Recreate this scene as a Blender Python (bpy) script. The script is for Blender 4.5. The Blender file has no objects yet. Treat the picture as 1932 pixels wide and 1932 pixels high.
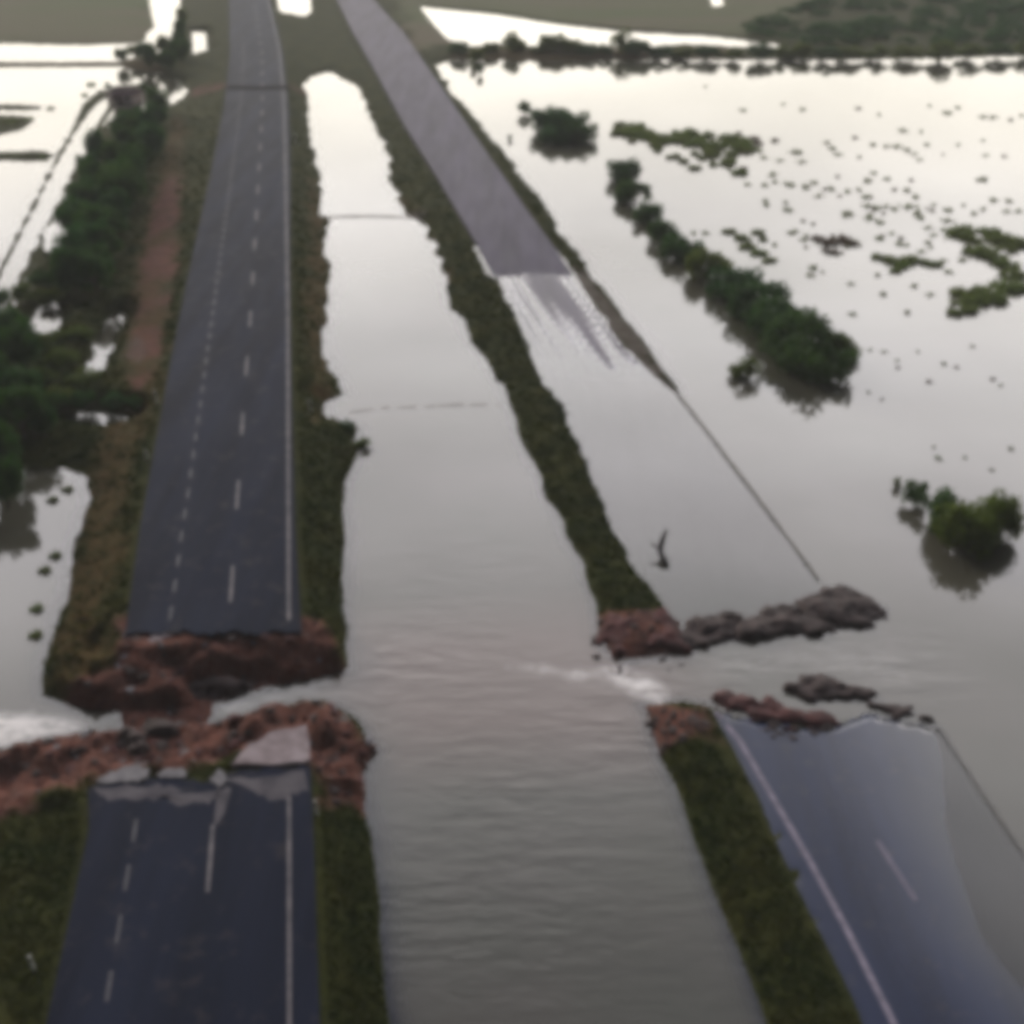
import bpy, bmesh, math, random
import numpy as np
from mathutils import Vector, Matrix

random.seed(7); rng = np.random.RandomState(7)
S = bpy.context.scene
COL = S.collection
R = math.radians

# ------------------------------------------------------------------ camera
FPX, CX, CY = 2200.0, 966.0, 966.0
PITCH = R(30.9)
HC = 43.8
ZR = 1.8                                   # road level above the flood water
cam_d = bpy.data.cameras.new("camera"); cam = bpy.data.objects.new("camera", cam_d); COL.objects.link(cam)
cam.location = (0, 0, HC); cam.rotation_euler = (math.pi/2 - PITCH, 0, 0)
cam_d.sensor_width = 36.0; cam_d.lens = 36.0*FPX/1932.0
cam_d.clip_start = 0.5; cam_d.clip_end = 12000
S.camera = cam

# ------------------------------------------------------------------ world, sun, exposure
SUN_EL, SUN_AZ = R(17), R(-42)             # azimuth from +Y, negative = left
w = bpy.data.worlds.new("World"); S.world = w; w.use_nodes = True
nt = w.node_tree; nt.nodes.clear()
def N(t, **k):
    n = nt.nodes.new(t)
    for a, b in k.items(): setattr(n, a, b)
    return n
L = lambda a, b: nt.links.new(a, b)
out = N('ShaderNodeOutputWorld'); add = N('ShaderNodeAddShader')
bg1 = N('ShaderNodeBackground'); bg2 = N('ShaderNodeBackground')
sky = N('ShaderNodeTexSky', sky_type='NISHITA'); sky.sun_disc = False
sky.sun_elevation = SUN_EL; sky.sun_rotation = SUN_AZ
sky.air_density = 1.0; sky.dust_density = 2.0; sky.ozone_density = 2.0
L(sky.outputs[0], bg1.inputs[0]); bg1.inputs[1].default_value = 0.02
tc = N('ShaderNodeTexCoord'); sp = N('ShaderNodeSeparateXYZ'); L(tc.outputs['Generated'], sp.inputs[0])
# lit cloud deck: bright towards the dawn, dark overhead and behind
rampE = N('ShaderNodeValToRGB'); L(sp.outputs[2], rampE.inputs[0])
cr = rampE.color_ramp; cr.interpolation = 'EASE'
stops = [(0.0, (.85, .785, .63)), (0.18, (.86, .805, .71)), (0.30, (.91, .87, .84)), (0.40, (1.0, .965, .97)), (0.50, (.97, .93, .96)), (0.60, (.68, .66, .68)), (0.70, (.45, .445, .48)), (0.80, (.15, .155, .21)), (0.90, (.045, .05, .10)), (1.0, (.02, .03, .06))]
cr.elements[0].position = 0; cr.elements[0].color = (*stops[0][1], 1)
cr.elements[1].position = 1; cr.elements[1].color = (*stops[-1][1], 1)
for p, c in stops[1:-1]:
    e = cr.elements.new(p); e.color = (*c, 1)
# azimuth falloff: dot with forward, stretched
vd = N('ShaderNodeVectorMath', operation='DOT_PRODUCT'); L(tc.outputs['Generated'], vd.inputs[0]); vd.inputs[1].default_value = (-0.02, 1.0, 0.25)
mr = N('ShaderNodeMapRange', interpolation_type='SMOOTHSTEP'); L(vd.outputs['Value'], mr.inputs[0])
mr.inputs[1].default_value = 0.42; mr.inputs[2].default_value = 0.86; mr.inputs[3].default_value = 0.015; mr.inputs[4].default_value = 1.0
nz = N('ShaderNodeTexNoise'); nz.inputs['Scale'].default_value = 3.0; nz.inputs['Detail'].default_value = 4
mpn = N('ShaderNodeMapping'); mpn.inputs['Scale'].default_value = (1, 1, 3.2); L(tc.outputs['Generated'], mpn.inputs[0]); L(mpn.outputs[0], nz.inputs[0])
mrn = N('ShaderNodeMapRange'); L(nz.outputs[0], mrn.inputs[0]); mrn.inputs[1].default_value = .3; mrn.inputs[2].default_value = .7; mrn.inputs[3].default_value = .82; mrn.inputs[4].default_value = 1.14
m1 = N('ShaderNodeMath', operation='MULTIPLY'); L(mr.outputs[0], m1.inputs[0]); L(mrn.outputs[0], m1.inputs[1])
m2 = N('ShaderNodeMath', operation='MULTIPLY'); L(m1.outputs[0], m2.inputs[0]); m2.inputs[1].default_value = 4.4
L(rampE.outputs[0], bg2.inputs[0]); L(m2.outputs[0], bg2.inputs[1])
L(bg1.outputs[0], add.inputs[0]); L(bg2.outputs[0], add.inputs[1]); L(add.outputs[0], out.inputs[0])

sd = bpy.data.lights.new("sun", 'SUN'); sd.energy = 1.3; sd.angle = R(12); sd.color = (1, .9, .76)
so = bpy.data.objects.new("sun", sd); COL.objects.link(so)
so.rotation_euler = (-(math.pi/2 - SUN_EL), 0, -SUN_AZ) if False else Vector((math.sin(SUN_AZ)*math.cos(SUN_EL), math.cos(SUN_AZ)*math.cos(SUN_EL), math.sin(SUN_EL))).to_track_quat('Z', 'Y').to_euler()

vs = S.view_settings; S.display_settings.display_device = 'sRGB'
vs.view_transform = 'Standard'; vs.look = 'None'; vs.gamma = 1; vs.use_curve_mapping = False
vs.exposure = 0.0
S.render.engine = 'CYCLES'
S.cycles.pixel_filter_type = 'BLACKMAN_HARRIS'; S.cycles.filter_width = 7.5
S.cycles.max_bounces = 6; S.cycles.transparent_max_bounces = 12; S.cycles.volume_bounces = 1
S.cycles.use_denoising = True

# ------------------------------------------------------------------ photo measure -> ground point
cp, sn = math.cos(PITCH), math.sin(PITCH)
def g(X, Y, z=0.0):
    """ground position (at height z) seen at survey coordinate X, Y"""
    a, b = (X-CX)/FPX, (Y-CY)/FPX
    dy, dz = cp - b*sn, -sn - b*cp
    t = (z-HC)/dz
    return (a*t, dy*t)
def G(poly, z=0.0): return [g(x, y, z) for x, y in poly]
def ppm(Y): return 0.858*(Y+350)/HC

# ------------------------------------------------------------------ materials
def mat(name, rough=0.9, spec=0.3):
    m = bpy.data.materials.new(name); m.use_nodes = True
    n = m.node_tree.nodes; b = n['Principled BSDF']
    b.inputs['Roughness'].default_value = rough; b.inputs['Specular IOR Level'].default_value = spec
    return m, m.node_tree, b
def mix(t, f, a, b):
    n = t.nodes.new('ShaderNodeMix'); n.data_type = 'RGBA'
    for i, v in ((0, f), (6, a), (7, b)):
        if isinstance(v, (tuple, list)): n.inputs[i].default_value = (*v, 1)
        elif isinstance(v, (int, float)): n.inputs[i].default_value = v
        else: t.links.new(v, n.inputs[i])
    return n.outputs[2]
def noise(t, scale, detail=4, vec=None, sc=None, lo=None, hi=None, rough=.6):
    n = t.nodes.new('ShaderNodeTexNoise'); n.inputs['Scale'].default_value = scale; n.inputs['Detail'].default_value = detail; n.inputs['Roughness'].default_value = rough
    g_ = t.nodes.new('ShaderNodeNewGeometry') if vec is None else None
    v = g_.outputs['Position'] if vec is None else vec
    if sc:
        mp = t.nodes.new('ShaderNodeMapping'); mp.inputs['Scale'].default_value = sc; t.links.new(v, mp.inputs[0]); v = mp.outputs[0]
    t.links.new(v, n.inputs['Vector'])
    o = n.outputs[0]
    if lo is not None:
        mr = t.nodes.new('ShaderNodeMapRange'); t.links.new(o, mr.inputs[0]); mr.inputs[1].default_value = lo; mr.inputs[2].default_value = hi; o = mr.outputs[0]
    return o
def attr(t, name):
    n = t.nodes.new('ShaderNodeAttribute'); n.attribute_name = name; return n.outputs['Fac']
def math_(t, op, a, b):
    n = t.nodes.new('ShaderNodeMath'); n.operation = op
    for i, v in enumerate((a, b)):
        if isinstance(v, (int, float)): n.inputs[i].default_value = v
        else: t.links.new(v, n.inputs[i])
    return n.outputs[0]
def bump(t, b, h, strength=.5, dist=.1):
    n = t.nodes.new('ShaderNodeBump'); n.inputs['Distance'].default_value = dist
    if isinstance(strength, float): n.inputs['Strength'].default_value = strength
    else: t.links.new(strength, n.inputs['Strength'])
    t.links.new(h, n.inputs['Height']); t.links.new(n.outputs[0], b.inputs['Normal'])
M = {}
# terrain: grass / dry grass / red laterite earth / mud, chosen by survey zones
m, t, b = mat('terrain', .95, .08)
gr = mix(t, noise(t, .35, 5, lo=.35, hi=.65), (.018, .026, .004), (.048, .048, .009))
gr = mix(t, noise(t, 3.0, 3, lo=.4, hi=.65), gr, (.036, .040, .010))
dry = mix(t, noise(t, 1.1, 4, lo=.35, hi=.65), (.080, .046, .015), (.050, .040, .010))
red = mix(t, noise(t, .8, 6, lo=.3, hi=.7), (.155, .058, .040), (.062, .028, .021))
red = mix(t, noise(t, 4.5, 4, lo=.45, hi=.75), red, (.15, .085, .070))
far = mix(t, noise(t, .02, 5, lo=.35, hi=.65, sc=(.35, 1, 1)), (.15, .12, .085), (.10, .125, .055))  # far field colour, lightened to carry part of the haze
c = mix(t, attr(t, 'dry'), gr, dry)
c = mix(t, attr(t, 'far'), c, far)
pale = mix(t, noise(t, 2.0, 4, lo=.4, hi=.6), (.13, .115, .095), (.07, .055, .045))
c = mix(t, attr(t, 'pale'), c, pale)
c = mix(t, attr(t, 'red'), c, red)
t.links.new(c, b.inputs['Base Color'])
bump(t, b, noise(t, 1.6, 8), .9, .35); M['terrain'] = m
# asphalt, damp
def asphalt(name, base, rough, spec=.5):
    m, t, b = mat(name, rough, spec)
    a = mix(t, noise(t, .12, 4, sc=(3.5, .35, 1), lo=.35, hi=.65), tuple(x*.6 for x in base), tuple(x*1.7 for x in base))
    a = mix(t, noise(t, 14, 3, lo=.4, hi=.7), a, tuple(x*1.5 for x in base))
    a = mix(t, math_(t, 'MULTIPLY', noise(t, .9, 6, lo=.56, hi=.75), .4), a, (.075, .066, .062))
    t.links.new(a, b.inputs['Base Color'])
    rr = t.nodes.new('ShaderNodeMapRange'); t.links.new(noise(t, .5, 4, sc=(2, .3, 1)), rr.inputs[0]); rr.inputs[3].default_value = rough-.10; rr.inputs[4].default_value = rough+.12
    t.links.new(rr.outputs[0], b.inputs['Roughness'])
    bump(t, b, noise(t, 25, 3), .15, .01); return m
M['asphalt'] = asphalt('asphalt_damp', (.0095, .0125, .0245), .66, .03)
M['asphalt_old'] = asphalt('asphalt_old', (.050, .042, .066), .62, .09)
M['asphalt_wet'] = asphalt('asphalt_wet', (.008, .014, .040), .30, .25)  # blue of the reflected sky is put into this base colour
M['asphalt_edge'] = asphalt('asphalt_broken', (.045, .040, .044), .8, .3)
def wetten(m, dry_spec, dry_rough):
    t = m.node_tree; b = t.nodes['Principled BSDF']; b.inputs['IOR'].default_value = 1.6
    for inp, a, c in (('Specular IOR Level', dry_spec, .42), ('Roughness', dry_rough, .05)):
        mr = t.nodes.new('ShaderNodeMapRange'); t.links.new(attr(t, 'wet'), mr.inputs[0]); mr.inputs[3].default_value = a; mr.inputs[4].default_value = c
        t.links.new(mr.outputs[0], b.inputs[inp])
wetten(M['asphalt_wet'], .16, .3)
_t = M['asphalt_wet'].node_tree; _b = _t.nodes['Principled BSDF']; _src = _b.inputs['Base Color'].links[0].from_socket
_t.links.new(mix(_t, math_(_t, 'MULTIPLY', math_(_t, 'POWER', attr(_t, 'wet'), 3.0), .8), _src, (.034, .035, .033)), _b.inputs['Base Color'])
M['asphalt_shallow'] = asphalt('asphalt_shallow', (.050, .042, .066), .6, .1); wetten(M['asphalt_shallow'], .12, .5)
def simple(name, c1, c2, sc, rough=.85, spec=.2, bs=.3):
    m, t, b = mat(name, rough, spec)
    t.links.new(mix(t, noise(t, sc, 5, lo=.35, hi=.65), c1, c2), b.inputs['Base Color'])
    bump(t, b, noise(t, sc*3, 5), bs, .05); return m
M['paint'] = simple('road_paint', (.075, .07, .08), (.19, .17, .175), .9, .6)
M['paint_new'] = simple('road_paint_clean', (.13, .12, .16), (.24, .21, .27), 2, .6)
M['paint_faint'] = simple('road_paint_faded', (.030, .032, .042), (.075, .072, .085), .8, .6)
M['strip_dark'] = simple('dark_cross_strip', (.006, .005, .006), (.012, .010, .010), 1.0, .9, .02)
M['silt'] = simple('dried_silt', (.07, .065, .075), (.13, .12, .13), .9, .9, .05)
M['slab'] = simple('pale_base_layer', (.17, .13, .135), (.30, .25, .26), 1.2, .75)
M['slab_grey'] = simple('grey_broken_slab', (.10, .095, .105), (.19, .18, .19), 1.6, .7)
M['earth_dark'] = simple('wet_dark_earth', (.026, .018, .017), (.060, .040, .037), 1.3, .8, .25, .8)
M['earth_red'] = simple('wet_red_earth', (.105, .040, .037), (.055, .026, .025), 1.2, .85, .2, .8)
M['bark'] = simple('bark', (.04, .03, .022), (.075, .06, .045), 4)
M['wood_dark'] = simple('soaked_wood', (.018, .015, .018), (.04, .034, .034), 3)
M['rail'] = simple('dull_metal', (.055, .055, .06), (.11, .11, .115), 2, .5, .5)
M['white'] = simple('weathered_white', (.42, .42, .38), (.62, .62, .56), 3, .6)
M['black'] = simple('black_band', (.02, .02, .02), (.03, .03, .03), 3, .6)
M['wall'] = simple('pinkish_render', (.36, .29, .27), (.46, .38, .35), 1)
M['roof'] = simple('dark_roof_tile', (.075, .045, .05), (.12, .07, .07), 1.5)
M['glass'] = simple('dark_pane', (.02, .02, .025), (.03, .03, .035), 1, .15, .5)
M['conc'] = simple('stained_concrete', (.16, .13, .11), (.24, .20, .17), 1.2)
def translucent(t, b, c, f):
    tl = t.nodes.new('ShaderNodeBsdfTranslucent'); t.links.new(c, tl.inputs[0]); ms = t.nodes.new('ShaderNodeMixShader'); ms.inputs[0].default_value = f
    t.links.new(b.outputs[0], ms.inputs[1]); t.links.new(tl.outputs[0], ms.inputs[2]); t.links.new(ms.outputs[0], t.nodes['Material Output'].inputs[0])
def leaf(name, a, bb, hue):
    m, t, b = mat(name, .75, .15)
    oi = t.nodes.new('ShaderNodeObjectInfo')
    c = mix(t, noise(t, 1.4, 3, lo=.35, hi=.65), a, bb)
    c = mix(t, math_(t, 'MULTIPLY', oi.outputs['Random'], .6), c, hue)
    t.links.new(c, b.inputs['Base Color'])
    translucent(t, b, c, .4)
    return m
M['leaf'] = leaf('leaf_dark', (.022, .066, .009), (.050, .100, .012), (.026, .084, .028))
M['leaf_b'] = leaf('leaf_olive', (.070, .105, .016), (.120, .145, .018), (.07, .115, .022))
M['leaf_w'] = leaf('leaf_weed', (.11, .17, .045), (.17, .22, .07), (.15, .16, .06))
M['leaf_br'] = leaf('leaf_brown', (.11, .075, .055), (.16, .115, .085), (.09, .07, .05))
m, t, b = mat('grass_blades', .9, .05)
gc = mix(t, noise(t, .35, 4, lo=.35, hi=.65), (.013, .030, .003), (.042, .045, .006)); t.links.new(gc, b.inputs['Base Color']); translucent(t, b, gc, .35); M['grass'] = m
# flood water: murky body + fresnel mirror, see-through only where shallow
m = bpy.data.materials.new('flood_water'); m.use_nodes = True; t = m.node_tree; t.nodes.clear()
o = t.nodes.new('ShaderNodeOutputMaterial')
dif = t.nodes.new('ShaderNodeBsdfDiffuse')
mc = mix(t, noise(t, .06, 4, lo=.35, hi=.65), (.070, .070, .046), (.088, .080, .060))
mc = mix(t, attr(t, 'silt'), mc, (.20, .125, .105))
foamn = math_(t, 'MULTIPLY', attr(t, 'foam'), noise(t, .7, 8, sc=(.7, 1.8, 1), lo=.38, hi=.56, rough=.8))
mc = mix(t, foamn, mc, (.85, .81, .78))
t.links.new(mc, dif.inputs[0])
tr = t.nodes.new('ShaderNodeBsdfTransparent'); tr.inputs[0].default_value = (.9, .9, .88, 1)
mx = t.nodes.new('ShaderNodeMixShader'); t.links.new(math_(t, 'MAXIMUM', attr(t, 'murk'), foamn), mx.inputs[0]); t.links.new(tr.outputs[0], mx.inputs[1]); t.links.new(dif.outputs[0], mx.inputs[2])
gl = t.nodes.new('ShaderNodeBsdfGlossy'); 
rgh = math_(t, 'ADD', math_(t, 'MULTIPLY', foamn, .5), .035); t.links.new(rgh, gl.inputs['Roughness'])
fr = t.nodes.new('ShaderNodeFresnel'); fr.inputs[0].default_value = 1.6
mx2 = t.nodes.new('ShaderNodeMixShader'); t.links.new(fr.outputs[0], mx2.inputs[0]); t.links.new(mx.outputs[0], mx2.inputs[1]); t.links.new(gl.outputs[0], mx2.inputs[2])
# ripples: smooth everywhere, choppy where the current runs
wv = noise(t, .42, 6, sc=(.8, 1.5, 1), rough=.68); wv2 = noise(t, 2.4, 3, sc=(.5, 1.5, 1))
mpr = t.nodes.new('ShaderNodeMapping'); ge = t.nodes.new('ShaderNodeNewGeometry'); t.links.new(ge.outputs['Position'], mpr.inputs[0]); mpr.inputs['Rotation'].default_value = (0, 0, R(-24)); mpr.inputs['Scale'].default_value = (.34, 1.5, 1)
wv3 = noise(t, .75, 2, vec=mpr.outputs[0])
hh = math_(t, 'ADD', math_(t, 'ADD', wv, math_(t, 'MULTIPLY', wv2, .25)), wv3)
bp = t.nodes.new('ShaderNodeBump'); bp.inputs['Distance'].default_value = .22; t.links.new(hh, bp.inputs['Height']); t.links.new(attr(t, 'flow'), bp.inputs['Strength'])
for n_ in (gl, fr, dif): t.links.new(bp.outputs[0], n_.inputs['Normal'])
t.links.new(mx2.outputs[0], o.inputs[0]); M['water'] = m

# ------------------------------------------------------------------ helpers for objects
def link(o): COL.objects.link(o); return o
def tag(o, label=None, cat=None, group=None, kind=None):
    if label: o['label'] = label
    if cat: o['category'] = cat
    if group: o['group'] = group
    if kind: o['kind'] = kind
    return o
def mesh_obj(name, verts, faces, material, parent=None, smooth=False):
    me = bpy.data.meshes.new(name); me.from_pydata(verts, [], faces); me.update()
    if smooth: me.polygons.foreach_set('use_smooth', [True]*len(me.polygons))
    o = bpy.data.objects.new(name, me); 
    if material: me.materials.append(material)
    link(o)
    if parent: o.parent = parent
    return o
def bm_obj(name, bm, material, parent=None, smooth=False):
    me = bpy.data.meshes.new(name); bm.to_mesh(me); bm.free(); me.update()
    if smooth: me.polygons.foreach_set('use_smooth', [True]*len(me.polygons))
    me.materials.append(material); o = bpy.data.objects.new(name, me); link(o)
    if parent: o.parent = parent
    return o
def empty(name, loc, rz=0):
    o = bpy.data.objects.new(name, None); o.location = loc; o.rotation_euler = (0, 0, rz); o.empty_display_size = .3; return link(o)
def copy_thing(src, loc, rz, scale, label=None, group=None):
    c = src.copy(); COL.objects.link(c); c.location = loc; c.rotation_euler = (0, 0, rz); c.scale = scale
    if label: c['label'] = label
    if group: c['group'] = group
    for ch in src.children:
        d = ch.copy(); COL.objects.link(d); d.parent = c
    return c
def plate(poly, z0, z1=None, thick=.15, zf=None):
    """slab from a polygon of world xy; top height z0 or zf(x,y)"""
    bm = bmesh.new(); vs_ = [bm.verts.new((x, y, zf(x, y) if zf else z0)) for x, y in poly]
    f = bm.faces.new(vs_); f.normal_update()
    if f.normal.z < 0: f.normal_flip()
    r = bmesh.ops.extrude_face_region(bm, geom=[f])
    for v in r['geom']:
        if isinstance(v, bmesh.types.BMVert): v.co.z -= thick
    bmesh.ops.recalc_face_normals(bm, faces=bm.faces)
    bmesh.ops.triangulate(bm, faces=[f for f in bm.faces if len(f.verts) > 4])
    return bm

# ------------------------------------------------------------------ survey polygons (z = 0 waterline unless noted)
BANK_R = [(575,140),(583,220),(590,280),(603,330),(606,380),(598,404),(622,416),(615,470),(625,530),(618,590),(612,650),(625,700),(645,745),(612,758),(618,790),(680,805),(675,830),(690,850),(670,880),(655,930),(650,1000),(652,1100),(655,1200),(655,1262)]
LA = BANK_R + [(600,1282),(500,1294),(432,1316),(400,1335),(240,1345),(160,1335),(80,1312),(85,1250),(110,1180),(125,1080),(150,1000),(165,900),(100,880),(-60,905),(-700,950),(-1200,950),(-1500,700),(-700,640),(-120,720),(0,600),(50,500),(95,400),(134,318),(172,250),(195,228),(230,222),(300,205),(345,182),(348,150),(300,140),(250,134),(222,130),(225,112),(290,100),(322,60),(338,0),(345,-80),(360,-140),(640,-140),(620,100)]
MT = [(440,-150),(480,100),(540,150),(575,156),(590,142),(620,135),(650,147),(675,167),(730,140),(860,111),(820,50),(760,-20),(700,-150)]
RB = [(600,100),(640,145),(676,165),(690,200),(705,240),(725,270),(740,300),(738,340),(750,375),(765,404),(800,420),(830,490),(850,560),(880,620),(920,690),(950,730),(968,780),(985,830),(1020,900),(1060,990),(1100,1070),(1125,1140),(1128,1190),(1138,1222),(1175,1244),(1225,1240),(1290,1228),
      (1290,1195),(1262,1160),(1240,1120),(1190,1060),(1150,980),(1110,890),(1085,830),(1068,790),(1050,750),(1022,712),(1010,680),(975,600),(940,530),(960,512),(1104,510),(1104,500),(1075,455),(1020,380),(960,300),(900,230),(850,170),(822,122),(800,60),(740,-30),(660,-80),(600,-60)]
RS = [(1070,500),(1108,508),(1160,575),(1210,635),(1250,692),(1282,740),(1268,738),(1222,700),(1180,655),(1140,600),(1100,540)]
TR = [(810,128),(860,113),(1000,115),(1300,113),(1600,114),(1932,107),(2500,95),(3600,40),(4200,-140),(600,-140)]
TL = [(-3000,80),(-600,80),(0,82),(150,86),(268,82),(292,50),(284,0),(290,-140),(-3600,-140)]
D1 = [(-800,114),(100,117),(235,116),(238,126),(100,127),(-800,126)]
D2 = [(-500,192),(0,196),(75,198),(82,206),(40,210),(0,209),(-500,206)]
D3 = [(-30,214),(45,218),(60,232),(40,246),(-30,262),(-160,240)]
D4 = [(-500,283),(0,286),(85,284),(105,294),(90,306),(0,304),(-500,304)]
def ridge(pts, hw):
    a = [(x-h, y) for (x, y), h in zip(pts, hw)]; b_ = [(x+h, y) for (x, y), h in zip(pts, hw)]
    return a + b_[::-1]
RG1 = ridge([(215,196),(190,232),(160,290),(128,352),(100,410),(70,470),(25,560),(-20,650)], [7,4,4,4,4,5,7,8])
RG2 = ridge([(205,170),(166,200),(140,245),(108,300),(82,352),(50,415),(18,478),(-25,560),(-80,680)], [18,12,5,5,5,6,6,7,8])
YARD = [(196,172),(215,160),(262,158),(292,178),(285,196),(244,206),(205,202)]
MUD = [(225,1340),(300,1330),(400,1325),(402,1345),(385,1374),(300,1380),(232,1376)]
LN = [(-1600,1560),(-300,1445),(0,1419),(100,1396),(152,1381),(240,1374),(400,1366),(475,1357),(500,1337),(580,1327),(625,1333),(672,1357),(706,1415),(680,1451),(696,1559),(716,1679),(732,1839),(742,1932),(760,2300),(800,3400),(-1500,3400)]
RN = [(1210,1332),(1223,1341),(1250,1430),(1279,1491),(1339,1659),(1399,1799),(1447,1932),(1590,2350),(2000,3400),(2300,3400),(1830,2350),(1631,1932),(1539,1739),(1439,1519),(1372,1395),(1338,1335),(1290,1325)]
PONDS = [[(520,-60),(582,-60),(584,22),(572,33),(545,32),(528,20)],
         [(364,58),(384,58),(389,104),(368,106)],
         [(795,12),(850,18),(930,26),(1030,42),(1110,52),(1200,60),(1320,66),(1440,78),(1500,90),(1400,90),(1290,84),(1200,92),(1130,90),(1070,72),(1010,88),(940,84),(880,90),(845,72),(820,45)],
         [(1335,-20),(1360,-20),(1362,12),(1348,14)],
         [(212,596),(224,592),(228,604),(200,668),(186,706),(172,712),(164,704),(182,655)],
         [(128,783),(160,778),(240,784),(245,796),(190,802),(140,796)],
         [(92,432),(118,412),(130,425),(128,470),(114,482),(92,470)],
         [(64,598),(95,570),(118,600),(92,640),(66,622)],
         [(-60,590),(12,588),(20,612),(-10,640),(-60,640)],
         [(150,262),(162,258),(158,292),(146,300)],
         [(-20,742),(44,738),(50,764),(20,774),(-20,764)]]
ROAD_L = [(x, y) for x, y in []]
def left_r(y): return float(np.interp(y, [-260,-140,-60,0,100,200,333,500,644,1000,1190,1480,1932,2300,3400], [443,466,488,510,534,545,548,547,548,557,569,588,603,610,630]))
def left_w(y): return max(.224*(y+350), 2) * float(np.interp(y, [0, 1200, 1932], [1.0, .965, 1.01]))
ys_far = [1196, 1100, 1000, 911, 777, 644, 500, 420, 333, 260, 200, 140, 100, 60, 30, 0, -40, -80, -140]
far_edge = [(236,1200),(262,1192),(300,1198),(345,1190),(390,1196),(440,1191),(480,1197),(520,1192),(569,1194)]
RLf = far_edge + [(left_r(y), y) for y in ys_far[1:]] + [(left_r(y)-left_w(y), y) for y in ys_far[1:][::-1]]
near_edge = [(165,1486),(200,1478),(238,1470),(270,1476),(296,1466),(330,1462),(352,1470),(385,1474),(420,1468),(440,1456),(500,1450),(560,1446),(585,1444)]
ys_near = [1560, 1650, 1750, 1850, 1932, 2100, 2400, 3000]
RLn = near_edge + [(left_r(y), y) for y in ys_near] + [(left_r(y)-left_w(y), y) for y in ys_near[::-1]]
RRf = [(930,516),(960,512),(1000,517),(1040,514),(1076,515),(1050,470),(1000,404),(950,333),(885,240),(811,133),(760,60),(705,0),(660,-60),(610,-140),(572,-140),(610,-60),(636,0),(665,60),(707,133),(765,240),(824,333),(866,404),(900,460)]
# low road under the flood: z just under water
ZF = .45

GL = lambda P, z=0: np.array(G(P, z))
land = [GL(p) for p in (LA, MT, RB, RS, TR, TL, D1, D2, D3, D4, RG1, RG2, YARD, MUD, LN, RN)]
lmax = [ZR, .6, .75, .28, .5, .5, .35, .3, .25, .3, .3, .3, .10, .16, ZR, .8]
lslope = [.32, .3, .34, .25, .1, .1, .12, .1, .1, .1, .2, .2, .1, .12, .32, .35]
ponds = [GL(p) for p in PONDS]
roadL = [GL(RLf, ZR), GL(RLn, ZR)]
roadRf = GL(RRf, ZF)
# submerged stretch of the right carriageway (surface just below the flood)
RSUB = [(930,516),(1076,515),(1180,655),(1275,742),(1552,1100),(1690,1150),(1560,1200),(1420,1190),(1290,1200),(1262,1155),(1150,975),(1060,775),(1000,650)]
RNEAR = [(1350,1340),(1450,1362),(1560,1372),(1640,1345),(1775,1372),(1911,1579),(2120,1890),(2500,2500),(2900,3400),(2300,3400),(1830,2350),(1631,1932),(1539,1739),(1439,1519),(1372,1395)]
roadSub, roadNear = GL(RSUB), GL(RNEAR)

_a, _b = np.array(g(1002, 516)), np.array(g(1125, 700)); RDX = (_a-_b)/np.hypot(*(_a-_b))
def zrr(d):
    """level of the far right carriageway: it dips under the flood"""
    return np.interp(d, [g(0, 534)[1], g(0, 520)[1], g(0, 430)[1], 400], [-.10, .02, .26, ZF])
def inside(P, poly):
    x, y = P[:, 0], P[:, 1]; r = np.zeros(len(P), bool); n = len(poly)
    for i in range(n):
        x1, y1 = poly[i]; x2, y2 = poly[(i+1) % n]
        if y1 == y2: continue
        c_ = (y1 > y) != (y2 > y)
        r ^= c_ & (x < (x2-x1)*(y-y1)/(y2-y1)+x1)
    return r
def segdist(P, poly, closed=True):
    d = np.full(len(P), 1e18); n = len(poly)
    for i in range(n if closed else n-1):
        a = np.asarray(poly[i], float); b_ = np.asarray(poly[(i+1) % n], float); ab = b_-a; l2 = max(ab@ab, 1e-9)
        tt = np.clip(((P-a)@ab)/l2, 0, 1); q = P-(a+tt[:, None]*ab); d = np.minimum(d, (q*q).sum(1))
    return np.sqrt(d)
def sdf(P, poly): d = segdist(P, poly); return np.where(inside(P, poly), d, -d)
# cheap value noise
_T = rng.rand(256, 256)
def vn(x, y):
    xi, yi = np.floor(x).astype(int), np.floor(y).astype(int); fx, fy = x-xi, y-yi
    fx, fy = fx*fx*(3-2*fx), fy*fy*(3-2*fy); T = lambda i, j: _T[i % 256, j % 256]
    return (T(xi, yi)*(1-fx)+T(xi+1, yi)*fx)*(1-fy)+(T(xi, yi+1)*(1-fx)+T(xi+1, yi+1)*fx)*fy-.5
def fbm(x, y, s, o=4):
    r = 0; a = 1
    for k in range(o): r = r + a*vn(x/s+17*k, y/s+31*k); s /= 2.03; a *= .55
    return r

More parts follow.
